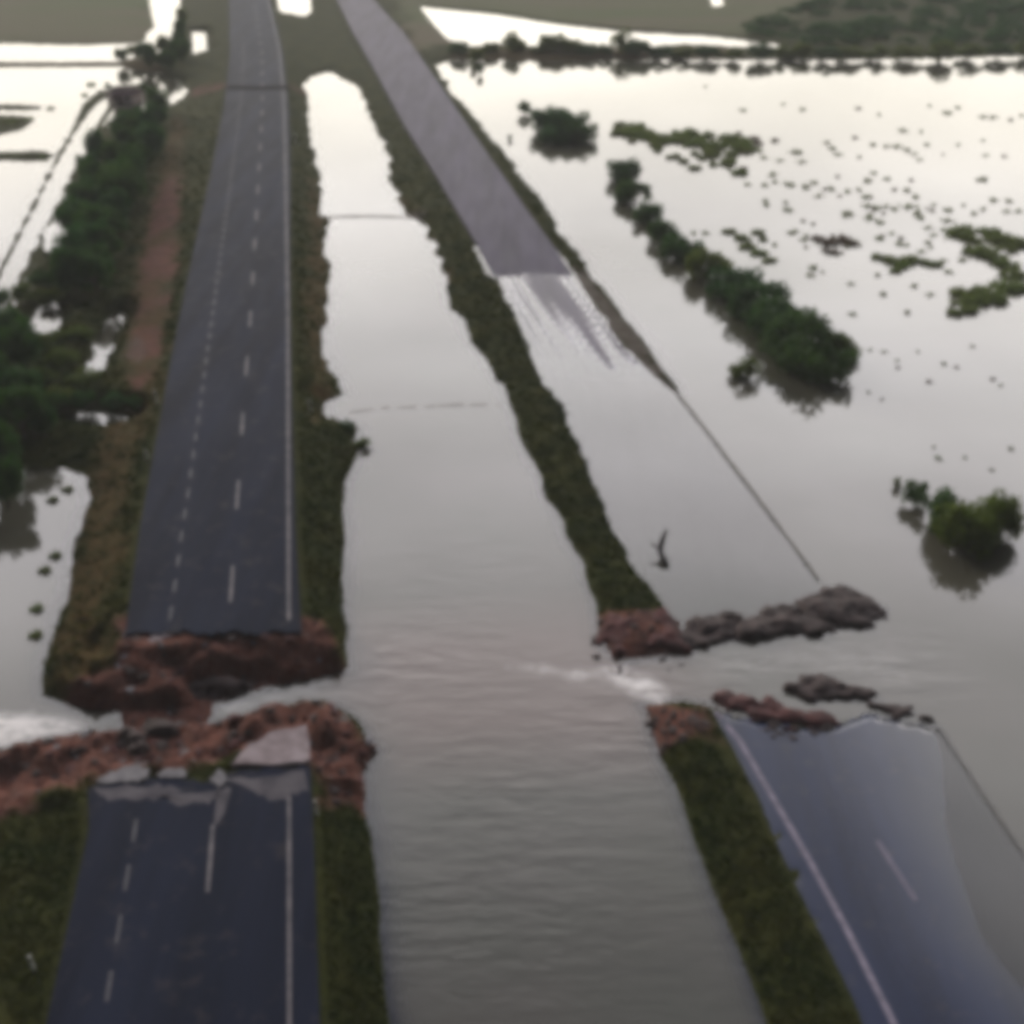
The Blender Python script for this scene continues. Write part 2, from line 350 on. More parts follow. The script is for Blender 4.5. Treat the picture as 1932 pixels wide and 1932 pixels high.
def heights(P):
    x, y = P[:, 0], P[:, 1]; dist = np.hypot(x, y)
    wob = fbm(x, y, 3.0, 4)*np.clip(dist/60, .5, 2.2)*.62
    h = np.full(len(P), -1.6); sd_all = np.full(len(P), -1e9)
    dR = np.minimum.reduce([np.where(inside(P, r), 0, segdist(P, r)) for r in roadL])
    BR = inside(P, GL([(60,1180),(690,1180),(690,1310),(560,1310),(440,1325),(160,1345),(60,1330)])) | inside(P, GL([(-400,1400),(150,1360),(420,1350),(620,1318),(690,1350),(720,1420),(700,1500),(-400,1600)]))
    for k, poly in enumerate(land):
        s = sdf(P, poly) + wob*(.75 if k not in (3, 10, 11, 6, 8, 9, 13, 15) else .35)
        if k in (0, 14):
            f = np.clip(s/np.maximum(s+dR, 1e-3), 0, 1)
            hh_ = ZR*f**.9 - .10
            hh_ = np.where(BR & (dR < 14), np.clip(.85*np.clip(f*7, 0, 1)*(1+.9*fbm(x+5, y, 1.8, 4)) + .80*np.clip(f, 0, 1)**1.3 + .42*fbm(x, y, 1.1, 5)*np.clip(f*4, 0, 1)*np.clip(dR, 0, 1), 0, ZR-.06), hh_)
            hh_ = np.where(dR > 14, np.minimum(hh_, .55 + .35*vn(x/6, y/6)), hh_)
        else:
            hh_ = lmax[k]*(1-np.exp(-np.maximum(s, 0)*lslope[k]/lmax[k]*1.6)) + .02
        hh_ = np.where(s > 0, hh_, np.maximum(s*.45, -1.6))
        h = np.maximum(h, hh_); sd_all = np.maximum(sd_all, s)
    for poly in ponds:
        s = sdf(P, poly) + wob*.3 + .35
        h = np.where(s > -1.5, np.minimum(h, -s*.5), h)
    rough_ = fbm(x, y, 1.6, 4)*.09
    h = np.where(h > .03, h+rough_*np.clip(h*2, 0, 1), h)
    for poly, lv in PITS:
        s = sdf(P, poly) + wob*.4; h = np.where(s > -.8, np.minimum(h, np.interp(s, [-.8, .3], [1.4, lv])), h)
    # beds of the roads: keep the ground under the slabs
    for r in roadL:
        ins = inside(P, r) | (segdist(P, r) < .6)
        h = np.where(ins, np.minimum(h, ZR-.17), h)
    ins = inside(P, roadRf) | (segdist(P, roadRf) < .8)
    h = np.where(ins, np.minimum(h, zrr(y)-.16), h)
    # flooded carriageway stretches, shallow with cross fall
    s = sdf(P, roadSub)
    f = np.clip((y-g(0, 720)[1])/(g(0, 520)[1]-g(0, 720)[1]), 0, 1)
    u_, v_ = x*RDX[1]-y*RDX[0], x*RDX[0]+y*RDX[1]
    hs = -.14 + .14*f**.4 + .30*fbm(u_*1.5, v_*.05, 2.0, 3)*np.clip(f*4, 0, 1) + .10*fbm(u_*8, v_*.12+9, 2.0, 2)*np.clip(f*4, 0, 1)
    hs = np.minimum(hs, .025)
    h = np.where((s > 0) & (h < 0.02), hs, h)
    s = sdf(P, roadNear)
    e = segdist(P, GL([(1338,1335),(1439,1519),(1539,1739),(1631,1932),(1830,2350),(2300,3400)]), closed=False)
    h = np.where(s > 0, .040 - .0062*e*np.clip((75-y)/30, .8, 1.3) + .005*fbm(x, y, 6.0, 5), h)
    return h, sd_all
def zone(P, polys, z, soft):
    r = np.zeros(len(P))
    for p in polys:
        s = sdf(P, GL(p, z)) + fbm(P[:, 0], P[:, 1], soft*2, 3)*soft*1.6
        r = np.maximum(r, np.clip(s/soft*.8+.5, 0, 1))
    return r
RED = [[(362,160),(426,159),(426,175),(362,178)],[(546,160),(592,159),(592,172),(546,172)],[(225,1188),(595,1180),(655,1250),(660,1300),(400,1345),(150,1390),(60,1330),(130,1285),(215,1268)],
       [(-400,1450),(-20,1400),(150,1365),(420,1335),(600,1310),(720,1400),(705,1500),(625,1530),(592,1470),(440,1440),(330,1470),(180,1482),(110,1505),(-20,1560),(-400,1640)],
       [(1115,1145),(1262,1150),(1310,1180),(1300,1250),(1120,1250)], [(1210,1310),(1345,1325),(1352,1372),(1240,1402)], 
       [(318,330),(340,340),(335,450),(328,560),(312,640),(296,710),(262,740),(235,724),(252,650),(262,560),(278,450),(300,370)]]
DRY = [[(330,215),(352,250),(335,420),(320,540),(300,740),(262,860),(225,1000),(185,1320),(70,1320),(110,1120),(160,880),(200,820),(240,740),(240,600),(285,380)],
       [(600,330),(615,520),(628,750),(600,800),(585,600),(580,330)], [(740,340),(800,420),(850,520),(820,520),(770,430)],
       [(-900,92),(300,92),(300,134),(-900,134)],[(850,88),(1400,88),(1400,118),(850,118)]]
FARZ = [[(-4000,95),(260,95),(300,40),(300,-330),(-4000,-330)], [(760,100),(860,92),(1380,92),(1480,40),(1560,-20),(1900,-330),(700,-330)]]
PALE = [YARD, RS, MUD, MUD, [(240,690),(262,655),(285,672),(268,705)], [(600,398),(625,404),(600,412)],[(770,400),(805,404),(790,414)],
        [(640,1350),(655,1352),(650,1372),(636,1368)]]

PITS = [(GL([(205,1405),(230,1374),(350,1372),(352,1425),(300,1450),(215,1444)], .5), .40), (GL([(352,1292),(430,1276),(520,1270),(520,1300),(440,1318),(360,1326)], .3), .05)]
def polar_grid():
    rr = np.concatenate([np.linspace(8, 20, 24, endpoint=False), 20*np.exp(np.linspace(0, math.log(420/20), 560)), 420*np.exp(np.linspace(0, math.log(9000/420), 70))[1:]])
    aa = np.radians(np.linspace(-58, 58, 640))
    A, RR = np.meshgrid(aa, rr); return (RR*np.sin(A)).ravel(), (RR*np.cos(A)).ravel(), A.shape
gx, gy, shp = polar_grid(); P = np.stack([gx, gy], 1)
H, SDA = heights(P)
H = np.where(np.hypot(gx, gy) > 900, .6, H)
near_mask = gy < 420
def grid_mesh(name, X, Y, Z, shp, material, attrs):
    nr, nc = shp; co = np.stack([X, Y, Z], 1).astype(np.float32)
    i = np.arange(nr*nc).reshape(shp); q = np.stack([i[:-1, :-1], i[:-1, 1:], i[1:, 1:], i[1:, :-1]], -1).reshape(-1, 4)
    me = bpy.data.meshes.new(name); me.vertices.add(len(co)); me.vertices.foreach_set('co', co.ravel())
    me.loops.add(q.size); me.loops.foreach_set('vertex_index', q.ravel().astype(np.int32))
    me.polygons.add(len(q)); me.polygons.foreach_set('loop_start', (np.arange(len(q))*4).astype(np.int32)); me.polygons.foreach_set('loop_total', np.full(len(q), 4, np.int32))
    me.polygons.foreach_set('use_smooth', np.ones(len(q), bool)); me.update(calc_edges=True); me.validate()
    for k, v in attrs.items():
        a = me.attributes.new(k, 'FLOAT', 'POINT'); a.data.foreach_set('value', v.astype(np.float32))
    me.materials.append(material); o = bpy.data.objects.new(name, me); link(o)
    if me.polygons[0].normal.z < 0: me.flip_normals()
    return o
zr_ = zone(P, RED, .9, .7)*np.where((gy > 85) & (gx < -20), np.clip(.62+1.3*fbm(gx, gy, 4, 4), .1, .95), 1)
HT = H - .12*np.clip(np.maximum(sdf(P, roadSub), sdf(P, roadNear)-.4)/.8, 0, 1)
ter = grid_mesh('terrain', gx, gy, HT, shp, M['terrain'], {
    'red': zr_, 'dry': zone(P, DRY, .8, 1.2)*.9, 'far': np.maximum(zone(P, FARZ, 0, 4.0), (gy > 420)*1.0), 'pale': zone(P, PALE, .3, .6)})
tag(ter, kind='structure')
depth = np.maximum(-H, 0)
# current: choppy in the breach channel and below it
CH = GL([(655,1200),(900,1180),(1120,1210),(1280,1240),(1700,1200),(1800,1300),(1770,1345),(1500,1290),(1215,1330),(1240,1450),(1450,1932),(2300,3400),(800,3400),(740,1932),(700,1500),(600,1330),(430,1340),(450,1300)])
s = sdf(P, CH); flow = np.clip(s/6+.6, 0, 1)*.20 + .004
CH2 = GL([(655,900),(1000,880),(1125,1150),(1130,1250),(655,1250)]); s = sdf(P, CH2); flow = np.maximum(flow, np.clip(s/5, 0, 1)*.09*np.clip((115-gy)/60, 0, 1))
FO = [[(905,1256),(1000,1252),(1080,1262),(1180,1250),(1240,1275),(1272,1318),(1274,1345),(1235,1338),(1205,1328),(1150,1290),(1000,1272)],
      [(-200,1348),(60,1346),(130,1362),(160,1374),(80,1394),(-20,1416),(-200,1432)], [(370,1325),(440,1318),(560,1300),(600,1290),(620,1305),(520,1325),(430,1345)],
      [(1300,1235),(1500,1215),(1680,1215),(1720,1290),(1640,1285),(1500,1265),(1340,1290)]]
flow = np.where(sdf(P, CH) > -4, .004+(flow-.004)*np.clip((gy-20)/28, .3, 1), flow)*(1+.9*fbm(gx, gy, 7, 3))
foam = np.zeros(len(P))
for k, p in enumerate(FO):
    s = sdf(P, GL(p))+.9*fbm(gx, gy, 2.5, 4); foam = np.maximum(foam, np.clip(s/[1, 1, 1, 3.5][k]+.2, 0, 1)*[1, .95, .45, .16][k])
s = sdf(P, roadSub); foam = np.maximum(foam, np.clip(s/2, 0, 1)*np.clip((gy-98)/10, 0, 1)*.12)
silt = np.clip(sdf(P, GL([(680,1180),(1100,1150),(1290,1250),(1340,1320),(1200,1420),(760,1440),(600,1310)]))/6+.5, 0, 1)*.45
murk = 1-np.exp(-depth*5.5); murk = np.where(sdf(P, roadNear) > -.5, 1-np.exp(-np.maximum(depth, 0)*16), murk)
wat = grid_mesh('water', gx, gy, np.zeros(len(gx)), shp, M['water'], {'flow': flow, 'foam': foam, 'murk': murk, 'silt': silt})
tag(wat, kind='structure')

# ------------------------------------------------------------------ roads
def densify(poly, step=60):
    r = []
    for i in range(len(poly)):
        a, b_ = poly[i], poly[(i+1) % len(poly)]; n = max(1, int(math.hypot(a[0]-b_[0], a[1]-b_[1])/step))
        for k in range(n): r.append((a[0]+(b_[0]-a[0])*k/n, a[1]+(b_[1]-a[1])*k/n))
    return r
def strip(pts, hw, z, name, material, parent, dz=.004):
    """painted line along survey points, half width in metres"""
    c = [Vector((*g(x, y, z), z+dz)) for x, y in pts]; v = []; f = []
    for i, p in enumerate(c):
        a, b_ = c[max(i-1, 0)], c[min(i+1, len(c)-1)]; d = (b_-a).normalized(); n = Vector((-d.y, d.x, 0))
        h_ = hw[i] if isinstance(hw, list) else hw
        v += [p-n*h_, p+n*h_]
        if i: f.append((2*i-2, 2*i-1, 2*i+1, 2*i))
    return v, f
def strips(name, lst, material, parent):
    V, F = [], []
    for v, f in lst: o_ = len(V); V += v; F += [tuple(i+o_ for i in q) for q in f]
    return mesh_obj(name, V, F, material, parent)
def jag(poly, a): return [(x+random.uniform(-a, a), y+random.uniform(-a, a)*.5) for x, y in poly]
def road(name, poly, z, material, thick=.16):
    o = bm_obj(name, plate(G(densify(poly, 200), z), z, thick=thick), material); return tag(o, kind='structure')
def jagged(edge, n=5, a=4):
    r = []
    for i in range(len(edge)-1):
        p, q = edge[i], edge[i+1]
        for k in range(n):
            f = k/n; r.append((p[0]+(q[0]-p[0])*f, p[1]+(q[1]-p[1])*f+(random.uniform(-a, a) if (i or k) else 0)))
    return r+[edge[-1]]
rlf = road('road_beyond_breach', jagged(far_edge)+RLf[len(far_edge):], ZR, M['asphalt'])
rln = road('road_before_breach', jagged(near_edge)+RLn[len(near_edge):], ZR, M['asphalt'])
def row_road(name, L_, R_, zf, material, thick=.16):
    ys_ = sorted(set([p[1] for p in L_+R_] + list(range(-140, 510, 12)) + list(range(510, 536, 3)))); V, F = [], []; 
    for k, yy in enumerate(ys_):
        xl = np.interp(yy, [p[1] for p in L_], [p[0] for p in L_]); xr = np.interp(yy, [p[1] for p in R_], [p[0] for p in R_])
        a, b_ = Vector(g(xl, yy, .25)), Vector(g(xr, yy, .25)); z_ = float(zf(a.y)); e_ = (b_-a).normalized()*.01
        V += [(a.x, a.y, z_-thick), (a.x, a.y, z_), (b_.x, b_.y, z_), (b_.x, b_.y, z_-thick)]
        if k:
            for j in range(3): F.append((4*k-4+j, 4*k-3+j, 4*k+1+j, 4*k+j))
    o = mesh_obj(name, V, F, material); return tag(o, kind='structure')
rrf = row_road('road_far_carriageway', [(572,-140),(610,-60),(636,0),(665,60),(707,133),(765,240),(824,333),(866,404),(900,460),(930,516),(940,536)], [(610,-140),(660,-60),(705,0),(760,60),(811,133),(885,240),(950,333),(1000,404),(1050,470),(1080,516),(1094,536)], zrr, M['asphalt_old'], .2)
def wl(y): return float(np.interp(y, [-140,-60,0,100,200,350,600,1190,1932,3000], [462,484,506,528,536,539,543,545,546,549]))
def md(y): return wl(y)-float(np.interp(y, [-140,0,540,790,1101,1330,1623,1932,3000], [16,26,66,86,107.5,126,149,175,262]))
def ld(y): return wl(y)-float(np.interp(y, [-140,0,600,922,996,1091,1141,1553,1649,1755,1871,3000], [30,52,143,188,200,213,220,289,305,322,342,520]))
def rng_y(y):            # survey row -> range on road
    return g(0, y, ZR)[1]
def row_of(d):           # range -> survey row (road level)
    return CY + FPX*math.tan(math.atan2(HC-ZR, d)-PITCH)
EL = strips('edge_line', [strip([(wl(y), y) for y in range(-120, 1192, 30)], .09, ZR, '', None, None)], M['paint'], rlf)
EL2 = strips('edge_line', [strip([(wl(y), y) for y in [1458]+list(range(1480, 2400, 30))], .08, ZR, '', None, None)], M['paint'], rln)
# left faint edge line: dotted lane and long dashes
def dashes(fx, d0, length, cyc, n, near):
    out_ = []
    for k in range(n):
        a, b_ = d0+k*cyc, d0+k*cyc+length; ya, yb = row_of(a), row_of(b_)
        if near and yb < 1500: continue
        if not near and ya > 1180: continue
        out_.append(strip([(fx(ya), ya), (fx((ya+yb)/2), (ya+yb)/2), (fx(yb), yb)], .085, ZR, '', None, None))
    return out_
dm = rng_y(1683); dl = rng_y(1890)
strips('lane_dashes', dashes(md, dm, 4.1, 11.35, 26, False), M['paint'], rlf)
strips('lane_dashes', dashes(md, dm-11.35*2, 4.1, 11.35, 4, True), M['paint'], rln)
strips('dotted_lane_line', dashes(ld, dl, 1.4, 2.95, 80, False), M['paint_faint'], rlf)
strips('dotted_lane_line', dashes(ld, dl-2.9*4, 1.5, 2.9, 9, True), M['paint_faint'], rln)
strips('cross_strip', [strip([(wl(165)-104, 165), (wl(165)-40, 166), (wl(165)+12, 165)], 1.7, ZR, '', None, None, .008)], M['strip_dark'], rlf)  # band across the road, darker than the asphalt around it
# shallow flooded carriageway near the camera: slab just under the water
def zn(x, y): return -.03
near_line = [(1350+(1395-1350)*k/4, 1345+54*k/4) for k in range(4)]+[(float(np.interp(yy, [1399,1505,1611,1760,1919,2160,2560], [1395,1457,1519,1600,1679,1800,2000])), yy) for yy in range(1399, 2560, 24)]

# the flooded carriageway as its own thin sheet lying on its bed
subg = None
def sub_sheet(name, poly, material, res, cap=-.02, wz=.03, grow=0):
    pw = GL(poly); lo, hi = pw.min(0), pw.max(0); nx, ny = [int(v)+2 for v in (hi-lo)/res]
    X, Y = np.meshgrid(np.linspace(lo[0], hi[0], nx), np.linspace(lo[1], hi[1], ny)); Q = np.stack([X.ravel(), Y.ravel()], 1)
    h_, _ = heights(Q); ins = sdf(Q, pw) > -grow
    V = [(q[0], q[1], z+.020) for q, z in zip(Q, np.minimum(h_, cap))]
    F = []
    for j in range(ny-1):
        for i in range(nx-1):
            a = j*nx+i
            if ins[a] and ins[a+1] and ins[a+nx] and ins[a+nx+1]: F.append((a, a+1, a+nx+1, a+nx))
    used = sorted({i for f in F for i in f}); mp = {o_: n_ for n_, o_ in enumerate(used)}
    o = mesh_obj(name, [V[i] for i in used], [tuple(mp[i] for i in f) for f in F], material, None, True)
    a = o.data.attributes.new('wet', 'FLOAT', 'POINT'); a.data.foreach_set('value', [1-min(max(V[i][2]/wz, 0), 1) for i in used])
    return tag(o, kind='structure')
sub = sub_sheet('road_flooded_stretch', RSUB, M['asphalt_shallow'], .4, .03, .045)
sbn = sub_sheet('road_flooded_foreground', [p for p in RNEAR if p[1] < 2600], M['asphalt_wet'], .4, .05, .040, .9)
def bed_strip(pts, hw, name, parent, material):
    q = np.array([g(x, y, 0) for x, y in pts]); h_, _ = heights(q); v, f = strip(pts, hw, 0, '', None, None)
    wl_ = np.array([p.to_2d()[:] for p in v]); h2_, _ = heights(wl_)
    for i in range(len(pts)):
        for k in (0, 1): v[2*i+k].z = h2_[2*i+k]+.034
    return mesh_obj(name, v, f, material, parent)
bed_strip(near_line, .16, 'edge_line', sbn, M['paint_new'])
bed_strip([(1655,1587),(1690,1642),(1728,1700)], .10, 'lane_dash', sbn, M['paint_new'])
bed_strip([(2020,2170),(2080,2270),(2140,2370)], .10, 'lane_dash', sbn, M['paint_new'])

# ------------------------------------------------------------------ earth mounds and slabs at the breaches
def mound(name, poly, hmax, material, label, cat, group=None, slope=.9, seed=0, res=.16, flat=False, dz=0):
    hmax *= .62; slope *= 1.6
    pw = GL(poly); c = pw.mean(0); lo, hi = pw.min(0)-.8, pw.max(0)+.8
    nx, ny = [int(v) for v in (hi-lo)/res+2]
    X, Y = np.meshgrid(np.linspace(lo[0], hi[0], nx), np.linspace(lo[1], hi[1], ny)); Q = np.stack([X.ravel(), Y.ravel()], 1)
    s_ = sdf(Q, pw)+fbm(Q[:, 0]+seed*9, Q[:, 1], 1.1, 5)*1.0
    Z = np.where(s_ > 0, hmax*(1-np.exp(-s_*slope*2/hmax)), s_*.8)
    Z = Z + (fbm(Q[:, 0]+seed*5, Q[:, 1], 1.0, 5)*.42*(1 if not flat else .35))*np.clip(s_+.3, 0, 1)
    Z = np.maximum(Z, -.6); keep = s_ > -.75
    F = []
    for j in range(ny-1):
        for i in range(nx-1):
            a = j*nx+i
            if keep[a] and keep[a+1] and keep[a+nx] and keep[a+nx+1]: F.append((a, a+1, a+nx+1, a+nx))
    used = sorted({i for f in F for i in f}); mp = {o_: n_ for n_, o_ in enumerate(used)}
    V = [(Q[i, 0]-c[0], Q[i, 1]-c[1], Z[i]) for i in used]
    o = mesh_obj(name, V, [tuple(mp[i] for i in f) for f in F], material, None, True); o.location = (c[0], c[1], dz)
    return tag(o, label, cat, group)
mound('earth_mound', [(1505,1130),(1550,1106),(1605,1108),(1652,1136),(1678,1166),(1655,1186),(1600,1190),(1545,1186),(1520,1160)], .7, M['earth_dark'], 'smooth dark wedge of eroded earth at the outer end of the right breach', 'earth mound', slope=.5)
mound('earth_mound', [(1140,1160),(1250,1155),(1288,1175),(1290,1228),(1225,1238),(1170,1238),(1135,1215)], .95, M['earth_red'], 'rounded reddish mound closing the long grass strip at the breach', 'earth mound', slope=.6, seed=2)
mound('broken_road_edge', [(1275,1166),(1340,1162),(1405,1166),(1410,1204),(1330,1222),(1275,1226)], .55, M['earth_dark'], 'dark jagged road edge beside the red mound at the right breach', 'road rubble', 'broken road edge along the right breach', seed=3)
mound('broken_road_edge', [(1386,1170),(1430,1150),(1475,1142),(1510,1158),(1500,1190),(1420,1210),(1384,1206)], .6, M['earth_dark'], 'middle dark lump of broken road edge at the right breach', 'road rubble', 'broken road edge along the right breach', seed=4)
mound('broken_road_edge', [(1470,1150),(1520,1162),(1570,1172),(1575,1200),(1480,1198)], .5, M['earth_dark'], 'dark broken road edge tucked against the smooth outer earth wedge', 'road rubble', 'broken road edge along the right breach', seed=5)
mound('rubble_bar', [(1335,1316),(1400,1306),(1450,1320),(1490,1336),(1540,1346),(1583,1352),(1582,1364),(1520,1368),(1480,1376),(1430,1364),(1380,1345)], .4, M['earth_red'], 'long purple brown rubble bar joined to the tip of the near grass strip', 'rubble bar', 'rubble bars on the near side of the right breach', seed=6)
mound('rubble_bar', [(1482,1296),(1515,1281),(1580,1288),(1632,1308),(1628,1322),(1590,1326),(1525,1322)], .5, M['earth_dark'], 'dark oval rubble bar standing alone in the middle of the right breach', 'rubble bar', 'rubble bars on the near side of the right breach', seed=7)
mound('rubble_bar', [(1645,1334),(1682,1326),(1730,1340),(1768,1358),(1766,1374),(1738,1362),(1690,1354)], .4, M['earth_dark'], 'thin dark hooked rubble bar farthest right at the breach', 'rubble bar', 'rubble bars on the near side of the right breach', seed=8)

def slab(name, poly, z, tilt, material, label, cat, group=None, thick=.14):
    pw = [Vector(p) for p in G(jagged(poly+[poly[0]], 5, 3.2)[:-1], z)]; c = sum(pw, Vector((0, 0)))/len(pw)
    o = bm_obj(name, plate([(p.x-c.x, p.y-c.y) for p in pw], 0, thick=thick), material)
    o.location = (c.x, c.y, z); o.rotation_euler = (R(tilt[0]), R(tilt[1]), 0); return tag(o, label, cat, group)
slab('pavement_slab', [(436,1442),(468,1408),(520,1378),(578,1366),(584,1400),(584,1436),(520,1444)], 1.88, (-1, 0), M['slab'], 'large pale pinkish slab of stripped road base at the near breach edge', 'pavement slab', thick=.22)
slab('pavement_slab', [(180,1474),(228,1448),(262,1442),(282,1452),(276,1470),(238,1476)], 1.86, (-1, 0), M['slab_grey'], 'pale grey broken strip at the left corner of the near road edge', 'pavement slab', 'pale broken strips along the near road edge')
slab('pavement_slab', [(296,1462),(318,1448),(350,1450),(352,1464),(325,1470)], 1.86, (-2, 1), M['slab_grey'], 'small pale grey broken strip halfway along the near road edge', 'pavement slab', 'pale broken strips along the near road edge')
slab('pavement_slab', [(394,1470),(410,1452),(424,1458),(430,1474),(412,1482)], 1.86, (0, 0), M['slab_grey'], 'tiny pale chip lying by the centre of the near road edge', 'pavement slab', 'pale broken strips along the near road edge', .08)
slab('pavement_slab', [(262,1210),(310,1191),(328,1186),(332,1194),(300,1210),(272,1220)], 1.70, (3, 0), M['slab'], 'pale pink flake on the left end of the far road edge', 'pavement slab', thick=.2)
slab('pavement_slab', [(222,1225),(236,1206),(250,1208),(238,1240),(228,1272),(216,1276)], 1.30, (14, 0), M['slab_grey'], 'pale upright sliver on the left corner of the far breach face', 'pavement slab', thick=.2)
mound('asphalt_chunk', [(222,1402),(236,1384),(268,1388),(300,1376),(350,1386),(336,1404),(296,1404),(270,1420),(238,1418)], .55, M['earth_dark'], 'long dark lump of fallen asphalt lying in the near breach bed', 'asphalt chunk', 'fallen asphalt chunks in the left breach', seed=11, dz=.55)
mound('asphalt_chunk', [(340,1312),(352,1296),(392,1288),(440,1290),(480,1286),(470,1300),(412,1312),(378,1322)], .5, M['earth_dark'], 'black lump of asphalt slumped at the foot of the far breach face', 'asphalt chunk', 'fallen asphalt chunks in the left breach', seed=12, dz=.25)
slab('concrete_block', [(642,1352),(656,1350),(662,1364),(652,1374),(640,1368)], 1.0, (10, 5), M['conc'], 'small pale block lying on the red earth lobe', 'block', thick=.4)

def patch(poly, parent, name='silt_patch'):
    pw = G(jagged(jag(poly, 5)+[poly[0]], 6, 5)[:-1], ZR); bm = plate([(p[0], p[1]) for p in pw], ZR+.006, thick=.004); return bm_obj(name, bm, M['silt'], parent)
for pl_ in ([(180,1488),(300,1482),(360,1490),(290,1508),(200,1512)], [(430,1472),(580,1456),(584,1492),(520,1510),(480,1500)], [(410,1490),(440,1486),(424,1540),(408,1560)], [(300,1502),(420,1496),(400,1512),(330,1520)]):
    patch(pl_, rln)
def rubble(name, polys, n, z_of, mats, label, smin, smax, seed):
    r = np.random.RandomState(seed); V, F, MI = [], [], []
    ico = bmesh.new(); bmesh.ops.create_icosphere(ico, subdivisions=1, radius=1); iv = np.array([v.co[:] for v in ico.verts]); fi = [[v.index for v in f.verts] for f in ico.faces]; ico.free()
    for poly in polys:
        pw = GL(poly, .9); lo, hi = pw.min(0), pw.max(0); Q = r.uniform(lo, hi, (n*4, 2)); Q = Q[inside(Q, pw)][:n]; h_, _ = heights(Q)
        for q, z in zip(Q, h_):
            if z < z_of: continue
            s_ = smin*(smax/smin)**(r.rand()**2.2); m3 = np.eye(3)*r.uniform(.5, 1.3, 3)*np.array([1.2, 1.0, .6]); a = r.rand()*6.28
            w_ = (iv*(1+r.uniform(-.28, .28, (len(iv), 1))))@m3*s_; w_ = np.c_[w_[:, 0]*math.cos(a)-w_[:, 1]*math.sin(a), w_[:, 0]*math.sin(a)+w_[:, 1]*math.cos(a), w_[:, 2]]+[q[0], q[1], max(z, -.05)+s_*.02]
            o_ = len(V); V += w_.tolist(); F += [[i+o_ for i in f] for f in fi]; MI += [int(r.choice(len(mats), p=[.5, .36, .14]))]*len(fi)
    me = bpy.data.meshes.new(name); me.from_pydata(V, [], F); me.update()
    for m_ in mats: me.materials.append(m_)
    me.polygons.foreach_set('material_index', MI); o = bpy.data.objects.new(name, me); link(o); return tag(o, label, 'rubble', kind='stuff')
rubble('rubble', [RED[2], [(0,1400),(150,1365),(420,1335),(600,1315),(720,1400),(705,1500),(625,1530),(592,1450),(440,1446),(330,1460),(180,1476),(110,1500),(0,1540)]], 420, .02, [M['earth_red'], M['earth_dark'], M['slab_grey']], 'red clods and broken stones strewn over the left breach', .06, .36, 5)
rubble('rubble', [[(1115,1150),(1262,1150),(1310,1180),(1300,1250),(1120,1250)], [(1210,1320),(1345,1325),(1352,1372),(1240,1402)], [(1290,1165),(1520,1150),(1570,1200),(1300,1224)], [(1340,1308),(1450,1318),(1580,1350),(1480,1376)]], 90, -.6, [M['earth_dark'], M['earth_dark'], M['earth_red']], 'dark clods and broken stones strewn along the right breach', .08, .34, 6)
# ------------------------------------------------------------------ foliage prototypes
def crown_mesh(name, clumps, per, leafs, seed, shape=(1, 1, 1), base=.0, low=False):
    r = np.random.RandomState(seed); V = []
    for k in range(clumps):
        # clump centres inside an uneven ellipsoid
        while True:
            c = r.uniform(-1, 1, 3)
            if .15 < (c**2).sum() < 1 and (not low or c[2] > -.6): break
        c = c*np.array([.68, .68, .36])*np.array(shape); c[2] += .56; cr_ = r.uniform(.22, .36)
        n = int(per*(cr_/.3)**2)
        d = r.normal(size=(n, 3)); d /= np.linalg.norm(d, axis=1)[:, None]; rad = cr_*r.uniform(.45, 1.05, n)[:, None]
        p = c + d*rad*np.array([1, 1, .72]); p[:, 2] = np.maximum(p[:, 2], base+.01+.1*r.rand(n))
        u = r.normal(size=(n, 3)); u /= np.linalg.norm(u, axis=1)[:, None]; v = np.cross(u, d+.3*r.normal(size=(n, 3))); v /= (np.linalg.norm(v, axis=1)[:, None]+1e-6)
        sz = leafs*r.uniform(.6, 1.4, n)[:, None]
        V.append(np.stack([p-u*sz, p+v*sz*.6, p+u*sz, p-v*sz*.6], 1).reshape(-1, 3))
    V = np.concatenate(V); me = bpy.data.meshes.new(name); n = len(V)
    me.vertices.add(n); me.vertices.foreach_set('co', V.astype(np.float32).ravel()); me.loops.add(n); me.loops.foreach_set('vertex_index', np.arange(n, dtype=np.int32))
    me.polygons.add(n//4); me.polygons.foreach_set('loop_start', np.arange(0, n, 4, dtype=np.int32)); me.polygons.foreach_set('loop_total', np.full(n//4, 4, np.int32)); me.update(calc_edges=True)
    return me
def trunk_bm(seed):
    r = random.Random(seed); bm = bmesh.new()
    def limb(p, q, r0, r1, n=6):
        p, q = Vector(p), Vector(q); d = (q-p).normalized(); a = d.orthogonal().normalized(); b_ = d.cross(a); rings = []
        for k in range(4):
            f = k/3; c = p.lerp(q, f)+a*math.sin(f*3)*.02; rr = r0+(r1-r0)*f
            rings.append([bm.verts.new(c+(a*math.cos(i*2*math.pi/n)+b_*math.sin(i*2*math.pi/n))*rr) for i in range(n)])
        for k in range(3):
            for i in range(n): bm.faces.new((rings[k][i], rings[k][(i+1) % n], rings[k+1][(i+1) % n], rings[k+1][i]))
    limb((0, 0, -.25), (.02, 0, .45), .055, .035)
    for k in range(6):
        a = k*1.05+r.random(); limb((.01, 0, .16+.05*k), (math.cos(a)*.45, math.sin(a)*.45, .5+.28*r.random()), .024, .008)
    return bm
protos = []
for i, (sh, mk) in enumerate([((1, 1, 1), 'leaf'), ((1.05, .9, 1.1), 'leaf'), ((.9, 1.05, .9), 'leaf_b'), ((1, 1, 1.15), 'leaf')]):
    cm = crown_mesh('crown', 24, 120, .050, 11+i, sh); cm.materials.append(M[mk])
    tb = trunk_bm(i); tm = bpy.data.meshes.new('trunk'); tb.to_mesh(tm); tb.free(); tm.materials.append(M['bark']); protos.append((cm, tm))
